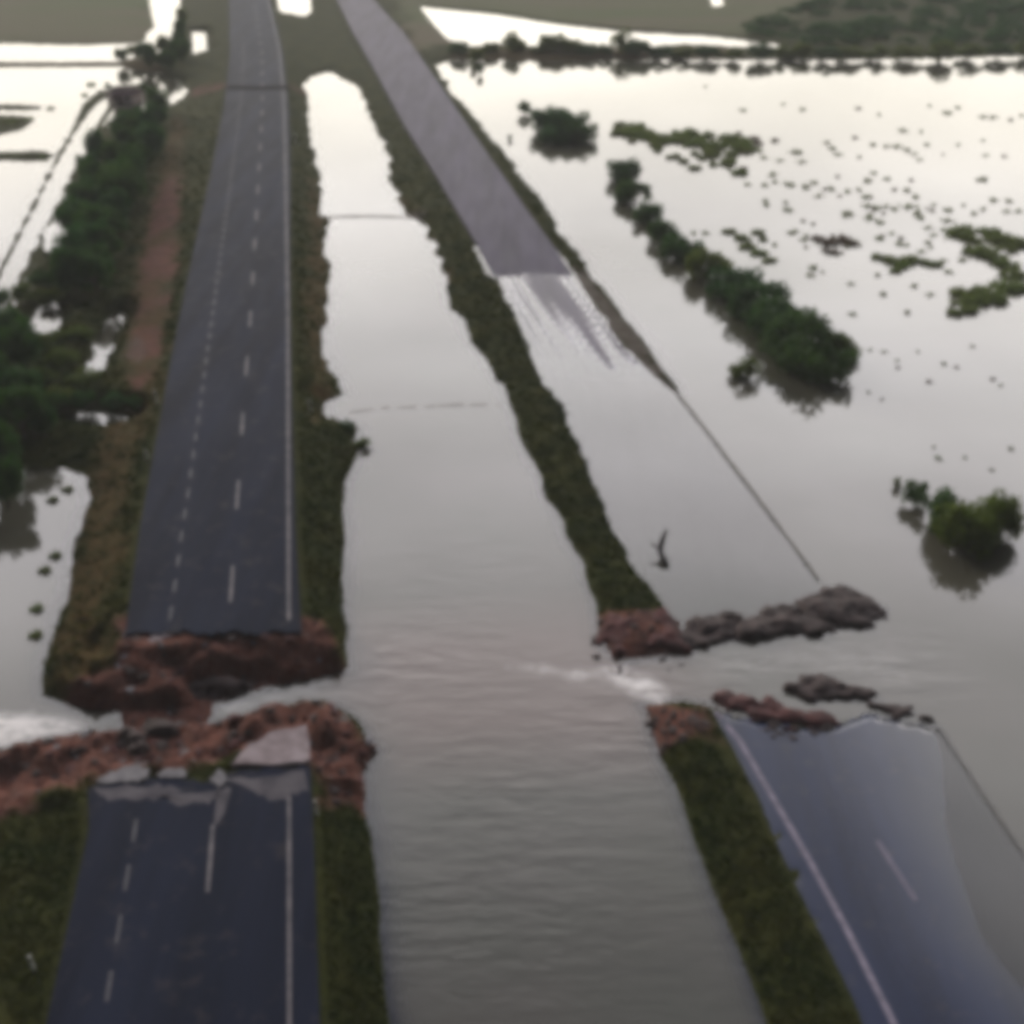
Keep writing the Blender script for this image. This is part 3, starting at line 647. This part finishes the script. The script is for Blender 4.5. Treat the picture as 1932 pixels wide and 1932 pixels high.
bushp = []
for i, mk in enumerate(['leaf', 'leaf_b', 'leaf_b']):
    cm = crown_mesh('foliage', 22, 120, .048, 31+i, (1.1, 1.1, 1.25), 0, True); 
    cm.vertices.foreach_get('co', (b_ := np.empty(len(cm.vertices)*3, np.float32))); b_ = b_.reshape(-1, 3); b_[:, 2] = (b_[:, 2]-.12)*1.15
    cm.vertices.foreach_set('co', b_.ravel()); cm.update(); cm.materials.append(M[mk]); bushp.append(cm)
def tuft_mesh(seed, mk, n=150):
    r = np.random.RandomState(seed); V = []; F = []
    for k in range(n):
        a = r.uniform(0, 6.28); d = r.uniform(0, 1)**.6*.75; x, y = math.cos(a)*d, math.sin(a)*d; hgt = r.uniform(.3, 1)*(1.1-d*.6); l = r.uniform(-.28, .28, 2); w_ = r.uniform(.06, .14); b_ = r.uniform(0, 6.28)
        o_ = len(V); V += [(x-math.cos(b_)*w_, y-math.sin(b_)*w_, -.1), (x+math.cos(b_)*w_, y+math.sin(b_)*w_, -.1), (x+l[0]+math.cos(b_)*w_*.6, y+l[1]+math.sin(b_)*w_*.6, hgt*.7), (x+l[0]*1.4, y+l[1]*1.4, hgt)]
        F.append((o_, o_+1, o_+2, o_+3))
    me = bpy.data.meshes.new('foliage'); me.from_pydata(V, [], F); me.update(); me.materials.append(M[mk]); return me
tufts = [tuft_mesh(51, 'leaf_w'), tuft_mesh(52, 'leaf_w', 110), tuft_mesh(53, 'leaf_br', 80), tuft_mesh(54, 'leaf_w', 34), tuft_mesh(55, 'leaf_br', 30)]

def tree(X, Y, wpx, h, label, cat='tree', group=None, zb=0, kind=None, name='tree'):
    x, y = g(X, Y, zb); wm = wpx/ppm(Y)/2
    k = random.randrange(len(protos)) if kind is None else kind
    t_ = empty(name, (x, y, zb), random.uniform(0, 6.28)); t_.scale = (wm, wm*random.uniform(.85, 1.1), h)
    for me, nm in zip(protos[k], ('crown', 'trunk')):
        o = bpy.data.objects.new(nm, me); link(o); o.parent = t_
    return tag(t_, label, cat, group)
def bush(X, Y, wpx, h, label, cat='bush', group=None, zb=0, kind=None, name='bush'):
    x, y = g(X, Y, zb); wm = wpx/ppm(Y)/2
    o = bpy.data.objects.new(name, bushp[random.randrange(3) if kind is None else kind]); link(o)
    o.location = (x, y, zb-.1); o.rotation_euler = (0, 0, random.uniform(0, 6.28)); o.scale = (wm, wm*random.uniform(.85, 1.1), h); return tag(o, label, cat, group)

# trees of the flooded row on the right
row = [(1178,350,75,3.4),(1196,392,75,3.2),(1222,430,62,3.0),(1246,466,66,2.8),(1282,500,84,3.2),(1330,536,104,3.4),(1385,572,112,3.5),(1428,604,132,3.7),(1466,645,150,3.9),(1505,682,160,4.0),(1532,722,150,3.8),(1580,690,80,2.8)]
words_ = ['first and farthest','second','third','fourth','fifth','sixth','seventh','eighth','ninth','tenth','eleventh']
for i, (X, Y, W_, h) in enumerate(row):
    lb = 'small tree on the right shoulder of the big near end of the flooded row' if i == 11 else words_[i]+' tree from the far end of the flooded diagonal row' if i < 10 else 'biggest nearest tree at the near end of the flooded diagonal row'
    tree(X, Y, W_*1.22, h*1.12, lb, group='flooded diagonal row of trees', zb=-.9, kind=[0, 1, 0, 3, 0, 2][i % 6])
bush(1405, 712, 72, 2.0, 'low brown bush in the water just left of the near end of the tree row', zb=-.1)
for X, Y, W_, h, lb in [(1030,258,84,4.0,'left tree of the dark oval clump standing alone in the water'),(1064,262,90,4.4,'middle tree of the dark oval clump standing alone in the water'),(1092,276,66,3.6,'right tree of the dark oval clump standing alone in the water'),(1048,280,74,3.2,'front tree of the dark oval clump standing alone in the water')]:
    tree(X, Y, W_*1.25, h*1.15, lb, group='dark oval clump of trees in the water', zb=-.9, kind=0)
bush(990, 216, 34, 2.2, 'small bush at the left tip of the dark oval tree clump')
bush(962, 264, 12, .9, 'tiny lone bush in the water left of the oval clump')
tree(1822, 1062, 190, 4.9, 'broad green flooded tree near the right edge with its dark reflection', zb=-1.4, kind=2)
tree(1866, 1044, 118, 4.8, 'taller narrow tree on the right side of the flooded pair near the right edge', zb=-1.4, kind=2)
tree(1764, 1012, 120, 3.8, 'smaller tree on the left side of the flooded clump near the right edge', zb=-1.2, kind=1)
bush(1724, 952, 64, 1.9, 'thin bush reaching left from the flooded clump near the right edge')
bush(1690, 920, 22, .9, 'sparse weed left of the flooded clump near the right edge', cat='weed')
# background hedge on the dike
ORD = 'first,second,third,fourth,fifth,sixth,seventh,eighth,ninth,tenth,eleventh,twelfth,thirteenth,fourteenth,fifteenth,sixteenth,seventeenth,eighteenth,nineteenth,twentieth,twenty first,twenty second,twenty third,twenty fourth,twenty fifth,twenty sixth'.split(',')
hx = [(866,104,40,3.0),(900,112,34,2.4),(925,100,30,2.6),(975,98,48,4.2),(1018,100,34,2.6),(1046,98,54,4.2),(1078,100,44,3.2),(1108,104,40,2.6),(1140,104,34,2.4),(1176,102,46,5.0),(1206,106,50,3.6),(1245,108,50,2.6),(1290,108,44,2.4),(1335,110,44,2.8),(1380,112,40,2.6),(1432,112,50,3.4),(1480,110,44,2.8),(1512,108,38,3.4),(1560,112,48,2.8),(1600,112,52,3.0),(1650,110,44,2.8),(1712,112,54,3.0),(1768,113,60,4.0),(1830,110,50,3.2),(1885,108,50,3.0),(1930,106,44,3.2)]
for i, (X, Y, W_, h) in enumerate(hx):
    lb = {9: 'tallest bush on the dike behind the flooded field', 3: 'tall bush near the left end of the dike hedge', 5: 'broad bush on the dike hedge next right of the tall one', 0: 'bush where the dike hedge meets the far carriageway verge', 22: 'large dark tree on the dike hedge near the right side'}.get(i, 'x')
    if lb == 'x': lb = ORD[i]+' bush from the left in the brownish hedge along the dike'
    bush(X, Y, W_*1.35, h*.9, lb, cat='bush', group='bushes on the dike behind the flooded field' if 'brownish' in lb else None, zb=.2, kind=random.choice([1, 2, 0]))
bush(893, 128, 14, 2.2, 'thin foliage standing in for a reflection below the left end of the dike hedge')  # this and the next: foliage added in place of the hedge's dark reflections
bush(905, 142, 16, 2.0, 'second thin foliage standing in for a reflection lower below the dike hedge')
# dark woodland beyond the dike, right: a far mass of crowns, one object
def woodland():
    V = []; r = np.random.RandomState(9)
    co = [np.array([v.co[:] for v in protos[k][0].vertices]) for k in (0, 1)]
    for i in range(230):
        X = r.uniform(1370, 2120); Y = r.uniform(-25, 88)
        if Y < 48-(X-1430)*.5 or (X > 1500 and Y < 60 and r.rand() < .25): continue
        x, y = g(X, Y); s_ = r.uniform(42, 78)/ppm(Y)/2; h_ = r.uniform(2.0, 3.6); c_ = co[i % 2]; c_ = c_[:len(c_)//2*2].reshape(-1, 4, 3)[::3].reshape(-1, 3)
        a = r.rand()*6.28; V.append(np.c_[x+s_*(c_[:, 0]*math.cos(a)-c_[:, 1]*math.sin(a)), y+s_*(c_[:, 0]*math.sin(a)+c_[:, 1]*math.cos(a)), c_[:, 2]*h_-.6])
    V = np.concatenate(V); n = len(V); me = bpy.data.meshes.new('woodland'); me.vertices.add(n); me.vertices.foreach_set('co', V.astype(np.float32).ravel()); me.loops.add(n); me.loops.foreach_set('vertex_index', np.arange(n, dtype=np.int32))
    me.polygons.add(n//4); me.polygons.foreach_set('loop_start', np.arange(0, n, 4, dtype=np.int32)); me.polygons.foreach_set('loop_total', np.full(n//4, 4, np.int32)); me.update(calc_edges=True)
    me.materials.append(M['leaf']); o = bpy.data.objects.new('woodland', me); link(o); tag(o, 'far dark woodland beyond the dike at the upper right', 'woodland', kind='stuff')
woodland()

# left woods between road and track
ORD = ['first','second','third','fourth','fifth','sixth','seventh','eighth','ninth','tenth','eleventh','twelfth','thirteenth','fourteenth','fifteenth','sixteenth','seventeenth','eighteenth','nineteenth','twentieth','twenty first','twenty second','twenty third','twenty fourth','twenty fifth','twenty sixth']
def poly_scatter(poly, n, mind, wr, hr, zb, label, group, kinds, cat='tree', f=tree):
    pts = []; xs = [p[0] for p in poly]; ys_ = [p[1] for p in poly]; tries = 0
    while len(pts) < n and tries < 8000:
        tries += 1; X, Y = random.uniform(min(xs), max(xs)), random.uniform(min(ys_), max(ys_))
        if not inside(np.array([[X, Y]]), poly)[0]: continue
        if any(math.hypot((X-a)/1.0, (Y-b__)*1.3) < mind*(Y+350)/700 for a, b__ in pts): continue
        pts.append((X, Y))
    pts.sort(key=lambda p: p[1]); per = 4 if len(pts) > 9 else 3; order = []
    for i in range(0, len(pts), per):
        for j, p in enumerate(sorted(pts[i:i+per])): order.append((p, ORD[j]+' '+label.split('|')[0]+' along rank '+['one','two','three','four','five','six','seven'][i//per]+' of '+label.split('|')[1]))
    for (X, Y), label in order:
        s_ = (Y+350)/700; f(X, Y, random.uniform(*wr)*s_, random.uniform(*hr), label, cat, group, zb, random.choice(kinds))
W1 = [(205,300),(250,240),(300,205),(318,215),(305,270),(285,320),(262,375),(220,380),(185,380),(170,340),(180,300)]
poly_scatter(W1, 18, 26, (52, 82), (3.6, 5.6), .4, 'tree|the dark wood below the house', 'trees in the far half of the dark wood', [0, 1, 0, 3])
W2 = [(165,385),(250,385),(238,430),(215,500),(195,548),(180,570),(155,570),(140,550),(150,500),(155,430)]
poly_scatter(W2, 17, 25, (64, 100), (3.8, 5.8), .4, 'tree|the near dark wood above the puddles', 'trees in the near half of the dark wood', [0, 1, 0, 3])
W3 = [(0,560),(60,525),(118,500),(128,560),(60,580),(0,600)]
poly_scatter(W3, 4, 30, (40, 56), (1.4, 2.2), .3, 'bush|the strip between track and puddles', 'bushes between the track and the puddles', [0, 1], 'bush', bush)
W4 = [(0,640),(50,650),(70,700),(60,760),(80,800),(70,860),(40,900),(20,960),(-80,980),(-150,800),(-60,640)]
poly_scatter(W4, 20, 34, (56, 84), (3.2, 4.8), .4, 'tree|the grove above the grey pond', 'trees at the left edge above the grey pond', [0, 1])
W5 = [(80,650),(150,640),(170,720),(160,760),(80,770)]
poly_scatter(W5, 9, 30, (44, 64), (.9, 1.6), .4, 'bush|the olive thicket beside the long puddle', 'low bushes in the thicket beside the puddle', [1, 2], 'bush', bush)
for X, Y, W_, h, lb in [(110,775,60,1.6,'dark bush at the left end of the drainage slot'),(160,768,60,1.5,'dark bush behind the pale drainage puddle'),(215,770,56,1.4,'dark bush behind the right half of the drainage puddle'),(85,815,70,2.4,'dark bush below left of the drainage puddle'),(255,772,40,1.2,'small bush at the right end of the drainage slot')]:
    bush(X, Y, W_, h, lb, zb=.4, kind=0)
W6 = [(225,120),(260,112),(300,104),(325,66),(345,40),(352,90),(345,132),(300,136),(250,132)]
poly_scatter(W6, 14, 20, (42, 62), (3.0, 4.8), .3, 'tree|the clump where upper left dike meets highway', 'trees where the upper left dike meets the highway', [0, 1, 2])
for X, Y, lb in [(100,945,'small reed clump in the upper part of the grey left pond'),(128,925,'reed clump by the right bank at the top of the grey left pond'),(105,1050,'dark reed clump halfway down the grey left pond'),(85,1078,'broad reed clump left of the middle of the grey pond'),(70,1150,'reed clump in the lower middle of the grey left pond'),(68,1200,'lowest reed clump in the grey left pond')]:
    x, y = g(X, Y); o = bpy.data.objects.new('reed_clump', tufts[0]); link(o); o.location = (x, y, 0); o.scale = (.55, .55, .45); tag(o, lb, 'reeds')
bush(686, 842, 34, .9, 'dark bush on the spur of the median bank reaching into the water')
bush(655, 812, 40, .9, 'dark bush at the root of the spur on the median bank')

# weed clumps in the flooded field on the right (first coordinate set: x/3 offsets from the survey sheet)
C1 = [(130,490,25),(340,625,32),(570,590,30),(680,620,32),(990,615,30),(1110,650,20),(1400,600,20),(1495,640,42),(1560,610,25),(1700,662,36),(1755,665,36),(1860,680,25),(1920,655,20),(1250,740,35),(1350,745,20),(815,808,40),(845,840,40),(880,875,36),(980,780,30),(1080,820,38),(1150,830,44),(1210,830,46),(1270,850,50),(1310,872,40),(1340,905,34),(1000,890,25),(1385,820,30),(1475,875,20),(1560,820,30),(1715,880,25),(1825,885,30),(1080,980,38),(630,860,44),(550,910,34),(510,990,46),(525,1030,42),(600,1045,56),(700,1060,50),(740,1035,46),(770,1110,50),(600,1190,52),(610,1320,40),(470,1140,35),(935,1085,44),(995,1075,44),(890,1110,30),(940,1210,48),(1100,1180,46),(1150,1170,46),(1200,1185,46),(1120,1260,48),(1110,1350,52),(1280,1170,56),(1330,1215,54),(1390,1290,46),(1420,1160,32),(1500,1190,48),(1650,1210,40),(1700,1185,42),(1850,1140,46),(1310,1620,34),(1400,1670,48),(1540,1780,40),(960,1780,32),(1270,1770,38),(790,1540,20),(60,1320,40),(130,1320,40),(1670,1020,25),(1290,1020,30),(880,1000,25),(1500,1250,40),(1060,1220,40),(680,1250,30),(1220,1380,40),(700,1400,30),(1620,1420,40),(1240,1350,30)]
C2 = [(1060,50,36),(1140,60,36),(1215,110,40),(1215,150,30),(1400,230,36),(1480,130,32),(1550,150,34),(1750,215,36),(1800,250,40),(1640,30,36),(1050,290,30),(1130,330,24),(1420,600,24),(1450,665,46),(1860,610,44),(1600,660,26),(1750,730,30),(1330,60,24)]
def weed(X, Y, wpx, k, hs=1.0, lb=None, gp=None):
    if gp and gp.startswith('loose'): k = 3 if wpx > 12 else random.choice([3, 4]); wpx *= 1.55
    x, y = g(X, Y); o = bpy.data.objects.new('weed_clump', tufts[k]); link(o); s_ = wpx/ppm(Y)/2*random.uniform(.65, 1.05); o.location = (x, y, 0); o.rotation_euler = (0, 0, random.uniform(0, 6.28))
    o.scale = (s_*random.uniform(.8, 1.5), s_*random.uniform(.7, 1.1), min(.35+.25*s_, 1.0)*hs); tag(o, lb, 'weeds', gp)
for cx_, cy_, w_ in C1: weed(1288+cx_/3, cy_/3, w_/3*1.15, random.choice([0, 1, 0]), 1, 'loose tuft of weeds poking out of the bright flooded field', 'loose weed tufts in the bright flooded field')
for k_ in range(70):
    X_ = random.uniform(1400, 1925); Y_ = random.gauss(400+(X_-1400)*.10, 62)
    if 215 < Y_ < 560 and X_ > 1240+(Y_-300)*.9+60: weed(X_, Y_, random.uniform(9, 20), 0, 1, 'loose tuft of weeds poking out of the bright flooded field', 'loose weed tufts in the bright flooded field')
for cx_, cy_, w_ in C2: weed(1288+cx_/3, 644+cy_/3, w_/3, random.choice([0, 1]), .7, 'loose tuft of weeds in the grey water right of the tree row', 'loose weed tufts in the grey water beside the tree row')
for X, Y, W_ in [(1165,243,22),(1182,250,24),(1200,258,26),(1218,262,30),(1240,264,28),(1262,268,30),(1285,262,30),(1305,268,28),(1322,258,28),(1345,270,26),(1208,240,20),(1300,246,22),(1275,250,20),(1240,285,24),(1262,298,22),(1290,305,30),(1310,318,26),(1322,300,24),(1366,302,20),(1375,318,18)]+[(1165+r_*4.2+random.uniform(-8, 8), 246+r_*.7+random.gauss(0, 6+r_*.22), random.uniform(24, 52)) for r_ in range(60)]:
    weed(X, Y, W_, random.choice([0, 1]), 1.2, 'olive weed clump in the dense green patch behind the tree row', 'weed clumps of the dense green patch')
for X, Y, W_ in [(1394,252,24),(1398,268,26),(1424,262,26),(1430,272,22),(1462,266,22),(1395,290,20),(1402,318,18)]:
    weed(X, Y, W_, 2, 1.1, 'brown weed clump at the right end of the dense green patch', 'brown weed clumps right of the dense green patch')
for X, Y, W_ in [(1375,438,30),(1400,450,30),(1410,466,32),(1432,478,26),(1452,492,26),(1430,440,24),(1440,452,18)]:
    weed(X, Y, W_*1.5, 0, 1, 'olive weed clump in the slanting line just right of the tree row', 'weed clumps in the slanting line beside the tree row')
for X, Y, W_ in [(1542,450,30),(1562,458,32),(1586,452,36),(1605,462,30),(1570,476,26)]:
    weed(X, Y, W_*1.5, 2, .9, 'brownish weed clump in the middle patch of the flooded field', 'brownish weed clumps in the middle of the field')
for X, Y, W_ in [(1655,486,34),(1682,492,34),(1700,502,36),(1722,492,34),(1742,496,32),(1764,500,32),(1690,512,24)]:
    weed(X, Y, W_*1.5, 0, 1, 'green weed clump in the low row left of the big shrubs', 'green weed clumps in the row left of the big shrubs')
for X, Y, W_ in [(1812,440,44),(1826,452,40),(1868,440,40),(1888,452,44),(1905,470,36),(1924,460,36),(1848,475,50),(1872,486,48),(1898,500,46),(1912,520,48),(1902,545,50),(1868,560,52),(1835,572,60),(1815,555,40),(1848,548,36),(1885,572,40),(1828,588,30),(1928,548,34),(1800,592,28)]:
    weed(X, Y, W_*1.7, random.choice([0, 1]), 1.2, 'large green shrub in the dense patch at the right edge of the field', 'large green shrubs at the right edge of the field')
# a few reeds in the flooded field on the upper left
for X, Y, W_, lb in [(20,232,34,'reed clump on the dark islet in the upper left flood'),(55,225,24,'smaller reed clump right of the islet in the upper left flood'),(95,205,14,'tiny reed clump right of the upper left mud bar'),(80,300,26,'dark reed clump at the right tip of the lower left mud bar'),(30,296,20,'reed clump on the lower left mud bar'),(172,160,22,'reed clump left of the small flooded house'),(160,180,16,'small reed clump at the head of the flooded track')]:
    weed(X, Y, W_, 0, 1, lb)

# ------------------------------------------------------------------ small flooded house at upper left
def box(bm, c, s_, rot=0):
    r = bmesh.ops.create_cube(bm, size=1, matrix=Matrix.Translation(c) @ Matrix.Rotation(rot, 4, 'Z') @ Matrix.Diagonal((*s_, 1))); return r
hx_, hy_ = g(240, 192, .2); hs = empty('small_house', (hx_, hy_, .1), R(-12)); hs.scale = (.72, .72, .72); tag(hs, 'small pinkish house with a dark roof in the flooded yard at upper left', 'house')
bm = bmesh.new(); box(bm, (0, 0, 1.1), (5.4, 4.4, 2.2)); bm_obj('wall', bm, M['wall'], hs)
bm = bmesh.new()
pr = [(-3.1, -2.7, 2.1), (3.1, -2.7, 2.1), (3.1, 2.7, 2.1), (-3.1, 2.7, 2.1), (-3.1, 0, 3.4), (3.1, 0, 3.4)]
v_ = [bm.verts.new(p) for p in pr]
for f in ((0, 1, 5, 4), (2, 3, 4, 5), (1, 2, 5), (3, 0, 4), (0, 3, 2, 1)): bm.faces.new([v_[i] for i in f])
bm_obj('roof', bm, M['roof'], hs)
bm = bmesh.new(); box(bm, (-.6, -2.22, .95), (.9, .06, 1.9)); bm_obj('door', bm, M['roof'], hs)
for xx in (-1.9, 1.3):
    bm = bmesh.new(); box(bm, (xx, -2.22, 1.3), (.9, .05, .8)); bm_obj('window', bm, M['glass'], hs)
for X, Y, W_, h, lb in [(270,172,22,1.6,'bush right of the small flooded house'),(292,190,24,1.6,'bush between the small flooded house and the dark wood'),(205,168,18,1.2,'low bush left of the small flooded house'),(262,208,18,.8,'low bush in front of the small flooded house')]:
    bush(X, Y, W_, h, lb, zb=.2)

# ------------------------------------------------------------------ low weirs across the median water
def weir(pts, wm, zt, label):
    pts2 = []
    for i in range(len(pts)-1):
        for k in range(8): f = k/8; pts2.append((pts[i][0]+(pts[i+1][0]-pts[i][0])*f, pts[i][1]+(pts[i+1][1]-pts[i][1])*f))
    pts2.append(pts[-1]); c = [Vector((*g(*p), 0)) for p in pts2]; V, F = [], []
    for i, p in enumerate(c):
        z = zt+random.uniform(-.03, .02); hw = wm*random.uniform(.6, 1.2)
        V += [(p.x, p.y-hw-.5, -.5), (p.x, p.y-hw, z), (p.x, p.y+hw, z), (p.x, p.y+hw+.5, -.5)]
        if i:
            for k in range(3): F.append((4*i-4+k, 4*i+k, 4*i+k+1, 4*i-3+k))
    o = mesh_obj('low_weir', V, F, M['conc']); tag(o, label, 'weir')
weir([(594,410),(700,408),(806,411)], .25, .07, 'thin pale weir line across the upper median water')
weir([(660,778),(720,770),(800,768),(860,764),(945,764)], .10, .012, 'faint barely covered weir line across the middle of the median water')

# ------------------------------------------------------------------ guardrail on the outer side of the right carriageway
def rail(pts, label, top=.16, posts_every=4.0):
    c = [Vector((*g(x, y, 0), 0)) for x, y in pts]; cum = [0]
    for a, b_ in zip(c, c[1:]): cum.append(cum[-1]+(b_-a).length)
    def at(d):
        for i in range(len(c)-1):
            if d <= cum[i+1]: return c[i].lerp(c[i+1], (d-cum[i])/(cum[i+1]-cum[i])), (c[i+1]-c[i]).normalized()
        return c[-1], (c[-1]-c[-2]).normalized()
    root = empty('guardrail', c[0]); tag(root, label, 'guardrail', 'drowned guardrails on the right'); V, F = [], []; n = int(cum[-1]/1.0)
    prof = [(-.03, -.14), (.05, -.08), (-.02, 0), (.05, .07), (-.03, .12)]
    for i in range(n+1):
        p, d = at(cum[-1]*i/n); nn = Vector((-d.y, d.x, 0)); sag = fbm(np.array([p.x]), np.array([p.y]), 5, 3)[0]*.10
        for a, b_ in prof: V.append(p-c[0]+nn*a+Vector((0, 0, top-.05+b_+sag)))
        if i:
            for k in range(4): F.append((5*i-5+k, 5*i-4+k, 5*i+1+k, 5*i+k))
    mesh_obj('rail_beam', V, F, M['rail'], root)
    k = 0
    while k*posts_every < cum[-1]:
        p, d = at(k*posts_every); bm = bmesh.new(); box(bm, (0, 0, 0), (.12, .16, 1.0)); bmesh.ops.bevel(bm, geom=bm.edges, offset=.02)
        o = bm_obj('rail_post', bm, M['rail'], root); o.location = p-c[0]+Vector((-d.y, d.x, 0))*-.12+Vector((0, 0, -.36)); k += 1
rail([(1262,722),(1278,742),(1340,822),(1410,914),(1480,1006),(1545,1094)], 'thin drowned guardrail line running from the shoulder to the dark wedge', .13, 6)
rail([(1772,1376),(1820,1448),(1870,1522),(1925,1604),(2120,1890)], 'thin drowned guardrail line at the lower right edge', .02, 12)

# ------------------------------------------------------------------ leaning stick of debris by the grass strip
def tube(bm, pts, rs, n=6):
    rings = []
    for i, p in enumerate(pts):
        p = Vector(p); a_ = Vector(pts[max(i-1, 0)]); b_ = Vector(pts[min(i+1, len(pts)-1)]); d = (b_-a_).normalized(); u = d.orthogonal().normalized(); v = d.cross(u)
        rings.append([bm.verts.new(p+(u*math.cos(k*2*math.pi/n)+v*math.sin(k*2*math.pi/n))*rs[i]) for k in range(n)])
    for i in range(len(rings)-1):
        for k in range(n): bm.faces.new((rings[i][k], rings[i][(k+1) % n], rings[i+1][(k+1) % n], rings[i+1][k]))
    bm.faces.new(rings[0][::-1]); bm.faces.new(rings[-1])
x, y = g(1246, 1050); bt = empty('drift_branch', (x, y, 0)); bt.scale = (1.7, 1.5, 1.5); tag(bt, 'dark bent driftwood branch sticking out of the water beside the grass strip', 'branch')
bm = bmesh.new(); tube(bm, [(.25, -1.0, -.25), (.1, -.6, .18), (-.05, -.1, .34), (.05, .35, .55), (.3, .95, .9)], [.13, .15, .12, .13, .05]); bm_obj('limb', bm, M['wood_dark'], bt, smooth=True)
bm = bmesh.new(); tube(bm, [(-.02, -.05, .32), (-.3, .15, .55), (-.38, .35, .6)], [.08, .05, .02]); bm_obj('twig', bm, M['wood_dark'], bt, smooth=True)

# ------------------------------------------------------------------ delineator posts beside the left road
def post():
    root = empty('delineator_post', (0, 0, 0))
    bm = bmesh.new(); box(bm, (0, 0, .4), (.13, .09, 1.2)); bmesh.ops.bevel(bm, geom=[e for e in bm.edges], offset=.018, segments=2); bm_obj('post_body', bm, M['white'], root)
    bm = bmesh.new(); box(bm, (0, 0, .78), (.136, .096, .16)); bm_obj('reflector_band', bm, M['black'], root)
    return root
pp = [(558,272,'white marker post on the right verge farthest up the left road',1.6),(584,770,'white marker post on the right verge opposite the bank spur',1.2),(297,768,'white marker post on the left verge beyond the drainage puddle',1.3),(279,874,'dull marker post on the left verge second beyond the puddle',1.0),(598,1543,'pale marker post on the right verge before the breach',1.0),(66,1838,'pale marker post on the left verge at the lower left',1.0)]
p0 = post()
for i, (X, Y, lb, sc_) in enumerate(pp):
    zz = 1.35; x, y = g(X, Y, zz); h_, _ = heights(np.array([[x, y]])); zz = float(h_[0])
    loc = (x, y, zz-.05)
    if i == 0: p0.location = loc; p0.scale = (sc_,)*3; tag(p0, lb, 'marker post', 'marker posts beside the left road')
    else: copy_thing(p0, loc, 0, (sc_,)*3, lb)

# ------------------------------------------------------------------ grass on the banks (stuff)
def grass():
    r = np.random.RandomState(3); pts = []
    n = 230000; rr = 20*np.exp(r.rand(n)*math.log(230/20)); aa = np.radians(r.uniform(-34, 30, n)); Q = np.stack([rr*np.sin(aa), rr*np.cos(aa)], 1)
    h_, sd_ = heights(Q)
    ok = (h_ > .12)
    for rd in roadL: ok &= ~(inside(Q, rd) | (segdist(Q, rd) < .35))
    ok &= ~(inside(Q, roadRf) | (segdist(Q, roadRf) < .5))
    ok &= r.rand(n) < np.clip((235-np.hypot(Q[:, 0], Q[:, 1]))/110, 0, 1); Q, h_ = Q[ok], h_[ok]; red_ = zone(Q, RED+[MUD, YARD, RS, RNEAR], .9, .7); ok = (red_ < r.rand(len(Q))*.6) & (zone(Q, DRY, .8, 1.2)*.75 < r.rand(len(Q))); Q, h_ = Q[ok], h_[ok]
    m_ = len(Q); d = np.hypot(Q[:, 0], Q[:, 1]); V = []
    sc_ = np.clip(d/70, .5, 1.6)
    for k in range(3):
        a = r.rand(m_)*6.28; w_ = .10*sc_; hg = r.uniform(.05, .20, m_)*np.sqrt(sc_); off = r.uniform(-.2, .2, (m_, 2))*sc_[:, None]; lean = r.uniform(-.15, .15, (m_, 2))
        p = Q+off; V.append(np.stack([np.c_[p[:, 0]-np.cos(a)*w_, p[:, 1]-np.sin(a)*w_, h_-.05], np.c_[p[:, 0]+np.cos(a)*w_, p[:, 1]+np.sin(a)*w_, h_-.05], np.c_[p+lean, h_+hg]], 1).reshape(-1, 3))
    V = np.concatenate(V); n = len(V); me = bpy.data.meshes.new('grass'); me.vertices.add(n); me.vertices.foreach_set('co', V.astype(np.float32).ravel()); me.loops.add(n); me.loops.foreach_set('vertex_index', np.arange(n, dtype=np.int32))
    me.polygons.add(n//3); me.polygons.foreach_set('loop_start', np.arange(0, n, 3, dtype=np.int32)); me.polygons.foreach_set('loop_total', np.full(n//3, 3, np.int32)); me.update(calc_edges=True)
    me.materials.append(M['grass']); o = bpy.data.objects.new('grass', me); link(o); tag(o, 'short grass growing on the road banks and verges', 'grass', kind='stuff')
grass()

# ------------------------------------------------------------------ haze
HZ = True
if HZ:
    bm = bmesh.new(); box(bm, (0, 4500, 21.5), (14000, 9200, 47.5)); o = bm_obj('haze', bm, None) if False else None
    me = bpy.data.meshes.new('haze'); bm.to_mesh(me); bm.free(); hz = bpy.data.objects.new('haze', me); link(hz)
    m = bpy.data.materials.new('haze'); m.use_nodes = True; t = m.node_tree; t.nodes.clear()
    o_ = t.nodes.new('ShaderNodeOutputMaterial'); v = t.nodes.new('ShaderNodeVolumePrincipled'); v.inputs['Color'].default_value = (.86, .87, .88, 1); v.inputs['Density'].default_value = .00030; v.inputs['Anisotropy'].default_value = .0
    t.links.new(v.outputs[0], o_.inputs['Volume']); me.materials.append(m); tag(hz, 'thin pale morning haze over the flood', 'haze', kind='stuff')
